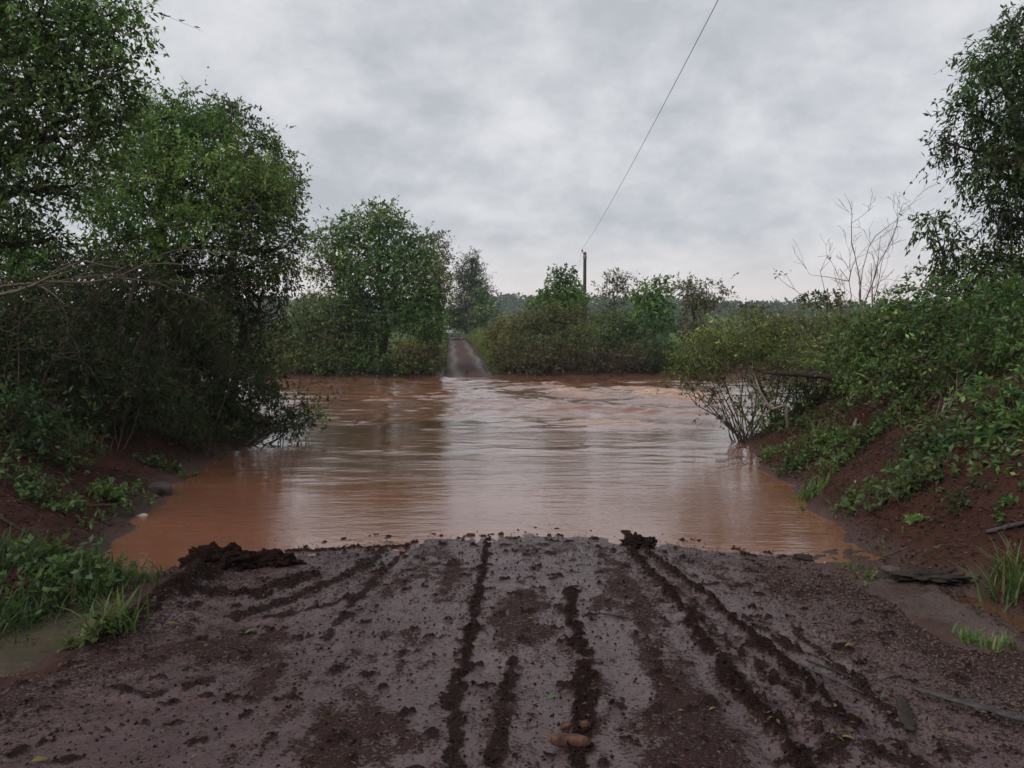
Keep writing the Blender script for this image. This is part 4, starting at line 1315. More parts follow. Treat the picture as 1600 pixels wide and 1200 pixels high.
# ------------------------------------------------------------------ far bank, left of the road
FL = (0.20, 0.10)
plant('broad_tree', 'large bright green tree with several domes on the far bank left of the road', 'tree', (600, 39.5),
      [(590, 340, 39.5, 37, 26), (550, 360, 39.5, 40, 24), (510, 380, 39.5, 35, 15), (612, 370, 39, 40, 31), (655, 392, 39.5, 33, 26), (560, 395, 39, 50, 26), (618, 415, 38.6, 50, 29), (520, 420, 39, 42, 24, OLIVE), (665, 432, 39, 35, 29), (575, 440, 38.6, 53, 31), (632, 460, 38.4, 46, 29), (672, 470, 38.6, 29, 26), (545, 470, 39, 37, 29)],
      leaf=(0.17, 0.09), cover=3.8, tint=[(0.11, 0.18, 0.062), (0.09, 0.145, 0.052), (0.125, 0.185, 0.072)], trunk=0.28, fork=0.35, gap=-0.42, sprig=0.42)
FS = [('olive bush on the far bank at the left end of the bright tree', (500, 38), [(500, 490, 38, 48, 34), (470, 520, 38, 32, 40), (525, 520, 37.6, 36, 34)], [OLIVE, GREYG, GREEN]),
      ('green bush under the middle of the bright far tree', (565, 38), [(560, 500, 38, 30, 34), (585, 525, 37.6, 32, 32)], [GREEN, DARK]),
      ('bright green bush under the right half of the bright far tree', (640, 38), [(625, 495, 37.8, 36, 24), (660, 505, 37.8, 34, 24), (680, 515, 38, 22, 22)], [BRIGHT, GREEN]),
      ('low dark green bush dipping in the water under the bright far tree', (590, 37.0), [(585, 568, 36.8, 36, 18), (618, 574, 36.8, 26, 13)], [(0.04, 0.08, 0.026), GREEN]),
      ('brownish bush at the far waterline left of the far road', (645, 37.2), [(640, 560, 37.0, 34, 26), (672, 560, 37.2, 18, 26)], [BROWN, OLIVE, GREEN]),
      ('dark bush at the far waterline below the olive bush', (530, 37.2), [(530, 566, 36.9, 34, 22), (495, 568, 36.9, 32, 22), (555, 548, 37.4, 24, 20)], [DARK, GREEN]),
      ('green bush at the far waterline behind the drooping shrub', (465, 37.4), [(455, 560, 37.2, 36, 30), (420, 540, 38, 36, 40)], [GREEN, OLIVE]),
      ('yellowish bush beside the left edge of the far road', (690, 40), [(676, 545, 39, 12, 22), (668, 520, 42, 14, 18)], [OLIVE, STRAW])]
for lab, bs, cl2, tn in FS:
    plant('far_shrub', lab, 'shrub', bs, cl2, leaf=(0.14, 0.07), cover=3.4, tint=tn, trunk=0.05, shrub=True, stems=3, gap=-0.35, group='bushes on the far bank left of the road', wood='twig', sprig=0.4)
plant('grey_tree', 'grey brown half bare tree behind the bright far tree', 'tree', (682, 52),
      [(678, 375, 52, 20, 14), (690, 400, 52, 18, 18), (672, 420, 52, 18, 20), (694, 440, 52, 14, 24), (680, 460, 52, 20, 25)], leaf=(0.2, 0.08), cover=2.3, tint=[(0.15, 0.13, 0.115), (0.11, 0.10, 0.08)], trunk=0.2, fork=0.5, gap=-0.1, sprig=0.6, wood='twig')
plant('pine_tree', 'tall dark pine tree at the end of the far road', 'tree', (746, 112),
      [(737, 407, 112, 9, 9), (737, 422, 112, 17, 13), (733, 438, 112, 24, 13), (743, 454, 112, 29, 14), (729, 470, 112, 26, 14), (748, 486, 112, 30, 15), (733, 505, 112, 30, 16)], leaf=(0.5, 0.10), cover=4.2, tint=[(0.034, 0.055, 0.03), (0.05, 0.066, 0.036)], trunk=0.32, fork=0.5, gap=-0.5, droop=-0.1, sprig=1.1)
plant('roadside_tree', 'pale green rounded tree in front of the pine', 'tree', (757, 95), [(750, 460, 95, 16, 14), (757, 482, 95, 17, 18), (745, 500, 95, 16, 18)], leaf=(0.36, 0.17), cover=3, tint=[GREYG, GREEN], trunk=0.12, fork=0.4, gap=-0.3)
plant('roadside_tree', 'dark bushy tree left of the pine beside the parked vehicle', 'tree', (690, 112), [(708, 490, 112, 14, 14), (700, 505, 112, 12, 14), (716, 505, 112, 13, 11)], leaf=(0.4, 0.19), cover=3.4, tint=[DARK, GREEN], trunk=0.12, fork=0.4, gap=-0.5)

# ------------------------------------------------------------------ far bank, right of the road
FR = [('straw coloured bush at the right edge of the far road', (785, 42), [(775, 530, 42, 18, 24), (792, 515, 43, 22, 20), (790, 552, 40, 26, 22)], [(0.17, 0.145, 0.065), (0.13, 0.135, 0.055)]),
      ('wide olive brown bush right of the far road', (830, 40), [(822, 515, 40, 34, 28), (850, 500, 41, 34, 26), (800, 545, 39, 26, 24), (838, 550, 38.6, 36, 24)], [(0.13, 0.14, 0.06), BROWN, OLIVE]),
      ('olive bush below the utility pole', (890, 40), [(890, 505, 40.5, 40, 30), (915, 535, 39, 34, 28), (875, 545, 38.8, 34, 26)], [(0.125, 0.14, 0.055), (0.08, 0.09, 0.04)]),
      ('dark green bush between the pole and the bright slim tree', (965, 42), [(955, 515, 42, 36, 30), (985, 525, 42, 30, 26), (945, 545, 40, 30, 24)], [DARK, GREEN]),
      ('dark green bush at the far waterline left of the leaning shrub', (1030, 37.8), [(1022, 555, 37.6, 32, 28), (1052, 560, 37.8, 28, 24), (1090, 566, 37.8, 26, 20)], [(0.03, 0.06, 0.024), DARK]),
      ('brown twiggy bush at the far waterline below the dark green bush', (965, 37.8), [(955, 566, 37.6, 38, 18), (995, 566, 37.6, 30, 18), (912, 568, 37.4, 30, 17)], [BROWN, (0.06, 0.045, 0.03)]),
      ('brown bush at the far waterline right of the far road', (830, 37.6), [(825, 568, 37.4, 34, 17), (865, 570, 37.4, 30, 16), (792, 568, 37.4, 20, 15)], [BROWN, DARK]),
      ('dark rounded bush beyond the leaning shrub', (1205, 41), [(1200, 515, 41, 26, 22), (1225, 530, 41, 24, 20)], [DARK, GREEN]),
      ('dull green bush on the far bank hidden behind the leaning shrub', (1130, 41), [(1125, 540, 41, 36, 26), (1165, 555, 40, 30, 22), (1090, 560, 39, 28, 20)], [OLIVE, GREEN]),
      ('pale bush on the far bank behind the feathery shrub', (1270, 44), [(1260, 515, 44, 32, 18), (1300, 520, 44, 32, 20)], [GREYG, GREEN])]
for lab, bs, cl2, tn in FR:
    plant('far_shrub', lab, 'shrub', bs, cl2, leaf=(0.135, 0.06), cover=3.4, tint=tn, trunk=0.05, shrub=True, stems=3, gap=-0.35, group='bushes on the far bank right of the road', wood='twig', sprig=0.42)
plant('rounded_tree', 'green pyramid shaped tree just left of the utility pole', 'tree', (878, 45), [(880, 434, 45, 22, 17), (870, 455, 45, 29, 18), (895, 455, 45, 22, 16), (855, 475, 45, 32, 20), (890, 478, 44.6, 37, 22)], leaf=(0.2, 0.1), cover=3.9, tint=[(0.12, 0.185, 0.066), (0.095, 0.15, 0.055)], trunk=0.14, fork=0.4, gap=-0.4)
plant('sparse_tree', 'thin open crowned tree right of the utility pole', 'tree', (957, 50), [(964, 435, 50, 19, 14), (955, 455, 50, 24, 14), (972, 455, 50, 16, 16), (958, 475, 50, 17, 12)], leaf=(0.2, 0.085), cover=2.0, tint=[GREYG, (0.07, 0.085, 0.045)], trunk=0.1, fork=0.5, gap=-0.05, sprig=0.5)
plant('slim_tree', 'bright green tree with two tops on the far bank', 'tree', (1022, 45), [(1036, 446, 45, 17, 16), (1006, 458, 45, 22, 18), (1032, 472, 45, 22, 17), (1012, 488, 45, 27, 20), (1030, 510, 45, 29, 20)], leaf=(0.22, 0.11), cover=3.9, tint=[(0.13, 0.215, 0.07), (0.11, 0.18, 0.062)], trunk=0.12, fork=0.4, gap=-0.35)
plant('spread_tree', 'brown green open tree with dark hanging vines on the far bank', 'tree', (1082, 44), [(1072, 455, 44, 24, 18), (1105, 458, 44, 31, 20), (1128, 470, 44, 17, 14, GREYG, 1.4), (1090, 478, 44, 31, 14), (1080, 505, 44, 22, 22, BROWN, 1.6), (1088, 530, 44, 24, 22, BROWN, 1.8)], leaf=(0.19, 0.08), cover=2.6, tint=[GREYG, (0.10, 0.09, 0.058)], trunk=0.13, fork=0.45, gap=-0.12, sprig=0.5)
plant('small_brown_tree', 'low brown tree far beyond the leaning shrub', 'tree', (1175, 62), [(1168, 482, 62, 16, 8), (1188, 485, 62, 14, 7)], leaf=(0.26, 0.11), cover=2.4, tint=[(0.06, 0.055, 0.04)], trunk=0.1, fork=0.6, gap=-0.2)
for lab, bs, sh in (('dead brown twigs at the far waterline right of centre', (900, 38), [(885, 545, 38, 0.03), (915, 550, 38, 0.03), (930, 540, 38, 0.025), (860, 555, 38, 0.025)]),
                    ('reddish dead brush at the far waterline before the dark green bush', (985, 38), [(965, 550, 38, 0.03), (1000, 548, 38, 0.03), (985, 540, 38, 0.025), (1015, 555, 38, 0.025)]),
                    ('dead brown brush at the waterline close to the far road', (815, 38), [(800, 550, 38, 0.03), (830, 550, 38, 0.025), (845, 558, 38, 0.025)]),
                    ('grey dead brush at the far waterline under the bright tree', (555, 37), [(540, 560, 37, 0.03), (575, 565, 37, 0.025), (520, 570, 36.8, 0.025)])):
    bare('dead_brush', lab, 'dead shrub', bs, sh, 'twig', 3, 3, 0.8, 0.05, group='dead brush along the far waterline')
for i, (lab, px, Y, n, h) in enumerate((('tall straw grass at the waterline beside the far road', 798, 38.5, 160, 0.9), ('tall yellow green grass half way along the right side of the far road', 787, 47, 200, 1.1),
                                        ('tall grass where the far road nears the pine', 771, 58, 200, 1.1), ('short grass at the top of the far road right side', 747, 85, 220, 0.8), ('short grass on the left edge of the far road', 672, 45, 120, 0.7))):
    x = (px - 800) / FPX * Y
    tuft('tall_grass', lab, 'grass', x, Y, n, h, 1.0, [STRAW, OLIVE, BRIGHT], 0.5, 0.03, 'tall grass beside the far road')

nv = 9000
vy = RNG.uniform(40, 110, nv); vs = np.where(RNG.random(nv) < 0.5, -1, 1)
vx = far_road_x(vy) + vs * (1.45 + np.abs(RNG.normal(size=nv)) * 1.3)
vb = Buf()
leaf_quads(vb, np.stack([vx, vy, ground_h(vx, vy) - 0.03], 1), np.array((0, 0, 1.0)) + RNG.normal(size=(nv, 3)) * 0.35, 0.35 + 0.5 * RNG.random(nv), 0.06, leaf_tints(nv, [(0.15, 0.17, 0.06), STRAW, (0.10, 0.16, 0.05)], 0.25, 0.05))
structure(vb.build('verge_grass', M['leaf']), 'stuff')

# ------------------------------------------------------------------ utility pole and its wire
PY = 47.0
ptop = at(914, 394, PY); pbot = at(913, 520, PY)
pz = zat(pbot[0], PY)
pole = thing('utility_pole', 'weathered wooden utility pole standing behind the far bank bushes', 'pole', (pbot[0], PY, pz))
pb = np.array((pbot[0], PY, pz))
kk = 12
pp_ = np.linspace(pb + (0, 0, -0.6), ptop, kk)
V, F = tubes([pp_], [np.linspace(0.125, 0.095, kk)], 12)
nV = len(V)
V = np.concatenate([V, [ptop + (0, 0, 0.01)]])
F2 = np.array([[nV, nV - 12 + j, nV - 12 + (j + 1) % 12] for j in range(12)])
mesh_object('shaft', V - pb, [F, F2], M['pole'], pole, None, True)


def ringed(points, radii, sides=10):
    return tubes([np.array(points, float)], [np.array(radii, float)], sides)


V, F = ringed([ptop + (0, 0, -0.42), ptop + (0, 0, -0.40), ptop + (0, 0, -0.20), ptop + (0, 0, -0.18)], [0.098, 0.118, 0.118, 0.096], 12)
mesh_object('band', V - pb, F, M['wire'], pole, None, True)
ib = ptop + np.array((-0.13, -0.05, -0.08)); it = ptop + np.array((-0.2, -0.08, 0.16))
V, F = ringed([ptop + (0, 0, -0.1), ib, (ib + it) / 2], [0.02, 0.02, 0.02], 6)
mesh_object('bracket', V - pb, F, M['wire'], pole, None, True)
mid_ = (ib + it) / 2
V, F = ringed([mid_ + (it - mid_) * t for t in (0, 0.1, 0.3, 0.4, 0.6, 0.7, 0.9, 1.0)], [0.02, 0.07, 0.07, 0.04, 0.06, 0.035, 0.045, 0.005], 10)
mesh_object('insulator', V - pb, F, M['ceramic'], pole, None, True)
near_pt = at(1122, 0, 11.5)
end_near = near_pt + (near_pt - it) / (it[1] - near_pt[1]) * 26
end_near[2] = near_pt[2] + 1.0
span = []
for t in np.linspace(0, 1, 60):
    y = it[1] + (end_near[1] - it[1]) * t
    # parabola through the insulator, the sighted point and the span behind the camera
    tm_ = (near_pt[1] - it[1]) / (end_near[1] - it[1])
    lin = it + (end_near - it) * t
    at_m = it + (end_near - it) * tm_
    sag = (near_pt - at_m) / (tm_ * (1 - tm_))
    span.append(lin + sag * t * (1 - t))
far_end = np.array((it[0] + 3.2, 96.0, 7.0))
for t in np.linspace(0, 1, 24)[1:]:
    q = it + (far_end - it) * t
    q[2] -= 3.2 * t * (1 - t)
    span.insert(0, q)
span = np.array(span)
V, F = tubes([span], [np.full(len(span), 0.0062)], 5)
wire = mesh_object('power_line', V - it, F, M['wire'], None, None, True)
wire.location = tuple(it)
tag(wire, 'single thin power line sweeping from the far pole up over the river', 'wire')
fp = thing('utility_pole', 'second wooden pole carrying the wire on, hidden behind the far trees', 'pole', (far_end[0] + 0.15, 96.0, zat(far_end[0], 96.0)))
q0 = np.array(fp.location)
pp_ = np.linspace(q0 + (0, 0, -0.5), (q0[0], q0[1], far_end[2] - 0.05), 6)
V, F = tubes([pp_], [np.linspace(0.15, 0.115, 6)], 10)
mesh_object('shaft', V - q0, F, M['pole'], fp, None, True)
V, F = ringed([(q0[0] - 0.3, q0[1], far_end[2] - 0.25), (q0[0] - 0.15, q0[1], far_end[2] - 0.1), (q0[0] - 0.15, q0[1], far_end[2] + 0.02)], [0.03, 0.05, 0.02], 8)
mesh_object('insulator', V - q0, F, M['ceramic'], fp, None, True)


# ------------------------------------------------------------------ parked vehicle at the end of the far road
def car(px, Y):
    x = (px - 800) / FPX * Y
    z = max(zat(x, Y), float(hbase(np.array([x]), np.array([Y]))[0])) + 0.02
    root = thing('parked_car', 'small white vehicle parked where the far dirt road ends', 'car', (x, Y, z))
    W = 0.84
    # side outline, nose towards the river
    lower = [(-2.0, 0.32), (-2.05, 0.62), (-1.85, 0.86), (-0.95, 0.98), (1.75, 0.98), (1.98, 0.85), (2.0, 0.34)]
    cab = [(-0.95, 0.97), (-0.3, 1.46), (1.1, 1.48), (1.72, 0.97)]

    def prism(outline, w0, w1):
        n = len(outline)
        zs = [p[1] for p in outline]; zmin, zmax = min(zs), max(zs)
        V = []
        for s in (-1, 1):
            for (u, v) in outline:
                k = (v - zmin) / max(zmax - zmin, 1e-6)
                V.append((s * (w0 + (w1 - w0) * k), u, v))
        Q = [[i, (i + 1) % n, n + (i + 1) % n, n + i] for i in range(n)]
        T = [[0, i + 1, i] for i in range(1, n - 1)] + [[n, n + i, n + i + 1] for i in range(1, n - 1)]
        return np.array(V), [np.array(Q), np.array(T)]
    V, F = prism(lower, W, W - 0.04)
    mesh_object('body', V, F, M['white'], root)
    V, F = prism(cab, W - 0.05, W - 0.18)
    c = mesh_object('cabin', V, F, M['white'], root)
    V, F = prism([(-0.90, 1.0), (-0.36, 1.42), (-0.33, 1.42), (-0.85, 1.0)], W - 0.12, W - 0.22)
    V[:, 1] -= 0.03
    mesh_object('windscreen', V, F, M['black'], c)
    for s in (-1, 1):
        V, F = prism([(-0.7, 1.02), (-0.25, 1.4), (1.0, 1.42), (1.45, 1.02)], 0.02, 0.02)
        V[:, 0] += s * (W - 0.09) - s * 0.02
        mesh_object('side_window', V, F, M['black'], c)
        V, F = lump_mesh(0.12, 2, 0.0, (1, 0.4, 0.7)); V = V + np.array((s * 0.6, -1.97, 0.68))
        mesh_object('headlight', V, F, M['lamp'], root, None, True)
        for u in (-1.3, 1.3):
            th = np.linspace(0, 2 * math.pi, 17)[:-1]
            pts = np.stack([np.zeros(16), np.cos(th) * 0.24, np.sin(th) * 0.24], 1)
            pts = np.concatenate([pts, pts[:2]])
            V, F = tubes([pts], [np.full(18, 0.085)], 8)
            V = V + np.array((s * (W - 0.04), u, 0.32))
            w = mesh_object('wheel', V, F, M['black'], root, None, True)
            V, F = lump_mesh(0.18, 2, 0.0, (0.3, 1, 1)); V = V + np.array((s * (W - 0.02), u, 0.32))
            mesh_object('rim', V, F, M['lamp'], w, None, True)
    V, F = prism([(-2.06, 0.36), (-2.1, 0.40), (-2.1, 0.52), (-2.06, 0.56)], 0.8, 0.8)
    mesh_object('bumper', V, F, M['black'], root)
    root.rotation_euler = (0, 0, math.radians(-9))
    return root


car(694, 101)
pud = [(-7.55 + 1.15 * math.cos(t) * (1 + 0.15 * math.sin(3 * t)), 105.5 + 3.0 * math.sin(t)) for t in np.linspace(0, 2 * math.pi, 25)[:-1]]
pool('puddle', pud, float(max(hbase(np.array([p[0]]), np.array([p[1]]))[0] for p in pud)) + 0.17, M['ditch'])

# ------------------------------------------------------------------ small things on and by the mud
def lump(name, label, cat, px, py, w_px, h_px, mat, on='road', rough_=0.2, depth=0.7, rz=0.0, group=None, seed=1, freq=1.8, sub=3, sink=0.25, boxy=0.15):
    x, y, z = on_road(px, py) if on == 'road' else on_ground(px, py)
    s = math.hypot(y, EYE - z) / FPX
    hx_, hz_ = w_px * s / 2, h_px * s / 2
    V, F = lump_mesh(1.0, sub, rough_, (1, 1, 1), freq, seed)
    V = np.sign(V) * np.abs(V) ** (1.0 - boxy) * np.array((hx_, hx_ * depth, hz_))
    o = mesh_object(name, V, F, mat, None, None, True)
    o.location = (x, y, z + hz_ * (1 - 2 * sink))
    o.rotation_euler = (0, 0, rz)
    return tag(o, label, cat, group)


lump('stone', 'long smooth brown stone lying on the mud at the bottom centre', 'stone', 892, 1168, 58, 18, M['stone'], rough_=0.12, depth=0.30, rz=-0.15, seed=4, freq=1.6, boxy=0.28, sink=-0.05)
lump('stone', 'small brown stone behind the left end of the long smooth stone', 'stone', 884, 1139, 14, 10, M['stone'], rough_=0.3, seed=5, depth=0.8, sink=0.0)
lump('stone', 'small brown stone behind the right end of the long smooth stone', 'stone', 914, 1141, 14, 11, M['stone'], rough_=0.3, seed=6, depth=0.8, sink=0.0)
lump('rock', 'grey rock at the water edge of the left bank', 'rock', 250, 772, 36, 24, M['dkstone'], 'ground', 0.25, 0.8, seed=8)
lump('litter_scrap', 'pale scrap of litter lying on the left bank near the water', 'litter', 221, 809, 18, 9, M['palelit'], 'ground', 0.4, 0.6, seed=9)
lump('rock', 'dark wet rock at the tip of the right hand water', 'rock', 1392, 896, 26, 14, M['dkstone'], 'ground', 0.3, 0.8, seed=10)
lump('rock', 'dark rock wedged beside the hollow log end on the right', 'rock', 1518, 912, 24, 16, M['dkstone'], 'ground', 0.3, 0.8, seed=12)
lump('white_stone', 'white stone at the water edge right of the far road', 'stone', 751, 576, 5, 4, M['palelit'], 'ground', 0.2, 0.8, seed=13)


def mud_heap(label, px, py, w_px, h_px, depth, seed, count):
    """heap of torn-up clods"""
    x, y, z = on_road(px, py)
    s = math.hypot(y, EYE - z) / FPX
    hx_, hz_ = w_px * s / 2, h_px * s
    b = Buf()
    V, F = lump_mesh(1.0, 5, 0.32, (hx_, hx_ * depth, hz_ * 0.9), 3.2, seed)
    V = V + (0.05 * noise3(V * 22 + 3, seed + 3) + 0.03 * noise3(V * 46, seed + 4))[:, None] * unit(V)
    b.add(V, F)
    for i in range(count):
        a_ = RNG.random() * 2 * math.pi; q = math.sqrt(RNG.random()) * 1.05
        r = (0.010 + 0.024 * RNG.random() ** 2)
        V, F = lump_mesh(r, 1, 0.8, (1.2, 0.8, 0.8), 2.3, seed + i)
        zz = hz_ * 0.85 * math.sqrt(max(0.0, 1 - min(q, 1) ** 2)) - 0.01
        b.add(V + np.array((math.cos(a_) * q * hx_, math.sin(a_) * q * hx_ * depth, zz)), F)
    V = np.concatenate(b.V)
    o = mesh_object('mud_heap', V, [np.concatenate(b.F)], M['mud'], None, None, False, {'wet': np.full(len(V), 0.0), 'clod': np.full(len(V), 1.0)})
    o.location = (x, y, z)
    return tag(o, label, 'mud heap')


mud_heap('black heap of torn up mud at the waterline beside the brown pool', 345, 880, 110, 25, 0.5, 31, 160)
mud_heap('flatter black mud heap right of the heap at the pool', 420, 880, 90, 17, 0.45, 37, 120)
mud_heap('mud lump pushed into the water at the end of the right ruts', 1000, 848, 50, 6, 0.7, 41, 60)
lump('mud_clod', 'ragged clod standing in the shallow water on the right', 'mud clod', 1254, 874, 26, 12, M['darkwood'], rough_=0.6, seed=15, freq=2.4)
lump('mud_clod', 'left one of two dark clods just off the waterline', 'mud clod', 735, 838, 12, 5, M['darkwood'], rough_=0.5, seed=16, freq=2.4)
lump('mud_clod', 'right one of two dark clods just off the waterline', 'mud clod', 783, 836, 8, 6, M['darkwood'], rough_=0.5, seed=17, freq=2.4)

stick('bark_strip', 'long grey bark strip lying on the mud at the lower right edge', 'wood', [rp(1428, 1072, 0.02), rp(1640, 1142, 0.025)], 0.022, 0.034, M['wetwood'], 8, 0.3, 0.05)
stick('split_stick', 'grey split stick beside the tractor tread', 'stick', [rp(1240, 1040, 0.025), rp(1308, 1071, 0.025)], 0.010, 0.012, M['wetwood'], 7, 0.7)
stick('split_stick', 'thin dark stick lying parallel above the grey split stick', 'stick', [rp(1258, 1037, 0.02), rp(1328, 1059, 0.02)], 0.008, 0.008, M['darkwood'], 7, 0.8)
stick('split_stick', 'pale splinter ending the grey split stick', 'stick', [rp(1312, 1072, 0.022), rp(1350, 1089, 0.02)], 0.010, 0.005, M['wetwood'], 7, 0.6)
stick('bark_piece', 'broad dark bark piece half sunk in the mud near the long bark strip', 'wood', [rp(1405, 1098, 0.03), rp(1422, 1150, 0.028)], 0.026, 0.030, M['darkwood'], 10, 0.22, 0.22)
stick('twig', 'thin twig lying across the mud above the centre rut', 'twig', [rp(912, 962, 0.008), rp(940, 961, 0.012), rp(980, 966, 0.008)], 0.006, 0.004, M['darkwood'], 6)
stick('fallen_branch', 'pale fallen stick on the left bank above the pale scrap', 'stick', [gp(110, 797, 0.02), gp(160, 795, 0.03), gp(212, 788, 0.02)], 0.014, 0.008, M['twig'], 6)
stick('fallen_branch', 'dark stick leaning on the left bank soil at the edge', 'stick', [gp(0, 812, 0.02), gp(35, 838, 0.03), gp(60, 842, 0.02)], 0.018, 0.01, M['darkwood'], 6)
stick('fallen_branch', 'bleached log end lying on the right bank at the edge', 'stick', [gp(1540, 838, 0.03), gp(1575, 830, 0.035), gp(1640, 818, 0.03)], 0.028, 0.03, M['wetwood'], 9, 0.6)
stick('fallen_branch', 'thin green stick on the foot of the right bank', 'stick', [gp(1378, 874, 0.01), gp(1400, 865, 0.015), gp(1420, 856, 0.01)], 0.008, 0.006, M['twig'], 6)
lump('hollow_log', 'short black broken log at the foot of the right bank', 'log', 1448, 908, 84, 15, M['darkwood'], 'ground', 0.9, 0.4, seed=23, freq=3.6, boxy=0.0, sub=4)
stick('fallen_branch', 'short pale root stub on the middle of the right bank', 'stick', [gp(1334, 675, 0.03), gp(1338, 662, 0.06)], 0.03, 0.02, M['pale'], 7)
sx, sy, sz_ = on_ground(729, 586)
stick('stake', 'short dark stake standing in the water at the foot of the far road', 'stake', [(sx, sy, -0.3), (sx, sy, 0.02), (sx + 0.02, sy, 0.28)], 0.035, 0.03, M['darkwood'], 8)


def fallen_leaf(label, px, py, L, tint, rz, on='road'):
    x, y, z = on_road(px, py) if on == 'road' else on_ground(px, py)
    t = np.array((0, 0.18, 0.4, 0.62, 0.82, 1.0)); w = np.array((0.02, 0.3, 0.42, 0.36, 0.2, 0.0)) * 0.5
    V = []
    for u, ww in zip(t, w):
        arch = 0.10 * math.sin(u * math.pi)
        V += [(u - 0.5, -ww, arch + ww * 0.25), (u - 0.5, 0, arch), (u - 0.5, ww, arch + ww * 0.3)]
    V = np.array(V) * L * 0.85
    F = grid_faces(3, 6)
    o = mesh_object('fallen_leaf', V, F, M['leaf'], None, np.tile(np.array(tint), (len(V), 1)), True)
    o.location = (x, y, z + 0.012)
    o.rotation_euler = (RNG.normal() * 0.12, RNG.normal() * 0.12, rz)
    return tag(o, label, 'leaf', 'leaves fallen on the mud')


YEL, LGR, TAN = (0.22, 0.18, 0.05), (0.12, 0.18, 0.07), (0.22, 0.15, 0.09)
for lab, px, py, L, tn, rz in (
        ('orange yellow leaf beside the wet hollows on the right', 1328, 1014, 0.085, (0.28, 0.15, 0.04), 0.1),
        ('yellow green leaf near the bottom right of the mud', 1324, 1157, 0.075, (0.22, 0.22, 0.05), -0.6),
        ('yellow leaf on the mud below the tractor tread', 1113, 1111, 0.05, YEL, 0.4),
        ('small yellow leaf right of the grey split stick end', 1304, 1109, 0.05, YEL, 1.2),
        ('yellow leaf at the end of the narrow centre rut', 748, 1011, 0.09, YEL, 0.3),
        ('pale green leaf left of the ladder of tread marks', 700, 1084, 0.06, LGR, -0.5),
        ('long pale green leaf on the smooth band left of the centre rut', 862, 1092, 0.075, LGR, 0.5),
        ('small yellow leaf between the centre ruts', 829, 969, 0.055, YEL, -0.3),
        ('pale leaf on the smooth mud near the end of the right ruts', 935, 902, 0.07, TAN, 0.0),
        ('yellow leaf near the left drain corner', 268, 977, 0.09, YEL, 0.2),
        ('green yellow leaf on the wet patch left of the ramp', 392, 990, 0.11, LGR, 0.5),
        ('yellow leaf at the bottom left corner of the mud', 62, 1192, 0.08, YEL, 0.5),
        ('pale pink leaf on the mud below the tread end', 1064, 1114, 0.04, (0.35, 0.2, 0.15), 0.0),
        ('bright green leaf blade near the bark piece', 1382, 1092, 0.06, LGR, 0.1),
        ('broad pale leaf at the corner grass tuft', 150, 992, 0.15, (0.2, 0.2, 0.09), 0.4),
        ('dry tan leaf beside the drain corner', 116, 1010, 0.06, TAN, 1.0)):
    fallen_leaf(lab, px, py, L, tn, rz)

# ------------------------------------------------------------------ crumbs, pebbles and litter that nobody could count
def scatter(name, n, xr, yr, rr, mat, keepf, squash=0.6, road_=True, attrs=None, kind_parent=None, sub=1, oct_=False):
    shapes = [lump_mesh(1.0, sub, 0.5, (1, 0.85, squash), 1.7, 60 + i) for i in range(6)]
    if oct_:
        O = np.array([(1, 0, 0), (-1, 0, 0), (0, 1, 0), (0, -1, 0), (0, 0, 1), (0, 0, -1)], float)
        OF = np.array([(0, 2, 4), (2, 1, 4), (1, 3, 4), (3, 0, 4), (2, 0, 5), (1, 2, 5), (3, 1, 5), (0, 3, 5)])
        shapes = [((O + RNG.normal(size=O.shape) * 0.28) * np.array((1.1, 0.8, squash)), OF) for i in range(6)]
    x = RNG.uniform(*xr, n); y = RNG.uniform(*yr, n)
    k = keepf(x, y)
    x, y = x[k], y[k]
    n = len(x)
    if road_:
        i = np.clip(np.searchsorted(rys, y), 0, len(rys) - 1); j = np.clip(np.searchsorted(rxs, x), 0, len(rxs) - 1)
        z = RZ[i, j]
    else:
        z = ground_h(x, y)
    r = rr[0] + (rr[1] - rr[0]) * RNG.random(n) ** 3
    ang = RNG.random(n) * 6.283
    b = Buf()
    pick = RNG.integers(0, 6, n)
    for q in range(6):
        s = pick == q
        V0, F0 = shapes[q]
        ca, sa = np.cos(ang[s])[:, None], np.sin(ang[s])[:, None]
        X = V0[None, :, 0] * ca - V0[None, :, 1] * sa; Y = V0[None, :, 0] * sa + V0[None, :, 1] * ca
        V = np.stack([X, Y, np.broadcast_to(V0[None, :, 2], X.shape)], -1) * r[s][:, None, None] + np.stack([x[s], y[s], z[s] + r[s] * 0.2], 1)[:, None, :]
        F = F0[None] + (np.arange(s.sum()) * len(V0))[:, None, None]
        b.add(V.reshape(-1, 3), F.reshape(-1, 3))
    o = b.build(name, mat, None, not oct_)
    if attrs:
        for k_, v_ in attrs.items():
            at_ = o.data.attributes.new(k_, 'FLOAT', 'POINT')
            at_.data.foreach_set('value', np.full(len(o.data.vertices), v_, np.float32))
    return structure(o, 'stuff')


def clod_at(x, y):
    i = np.clip(np.searchsorted(rys, y), 0, len(rys) - 1); j = np.clip(np.searchsorted(rxs, x), 0, len(rxs) - 1)
    return CLG[i, j]


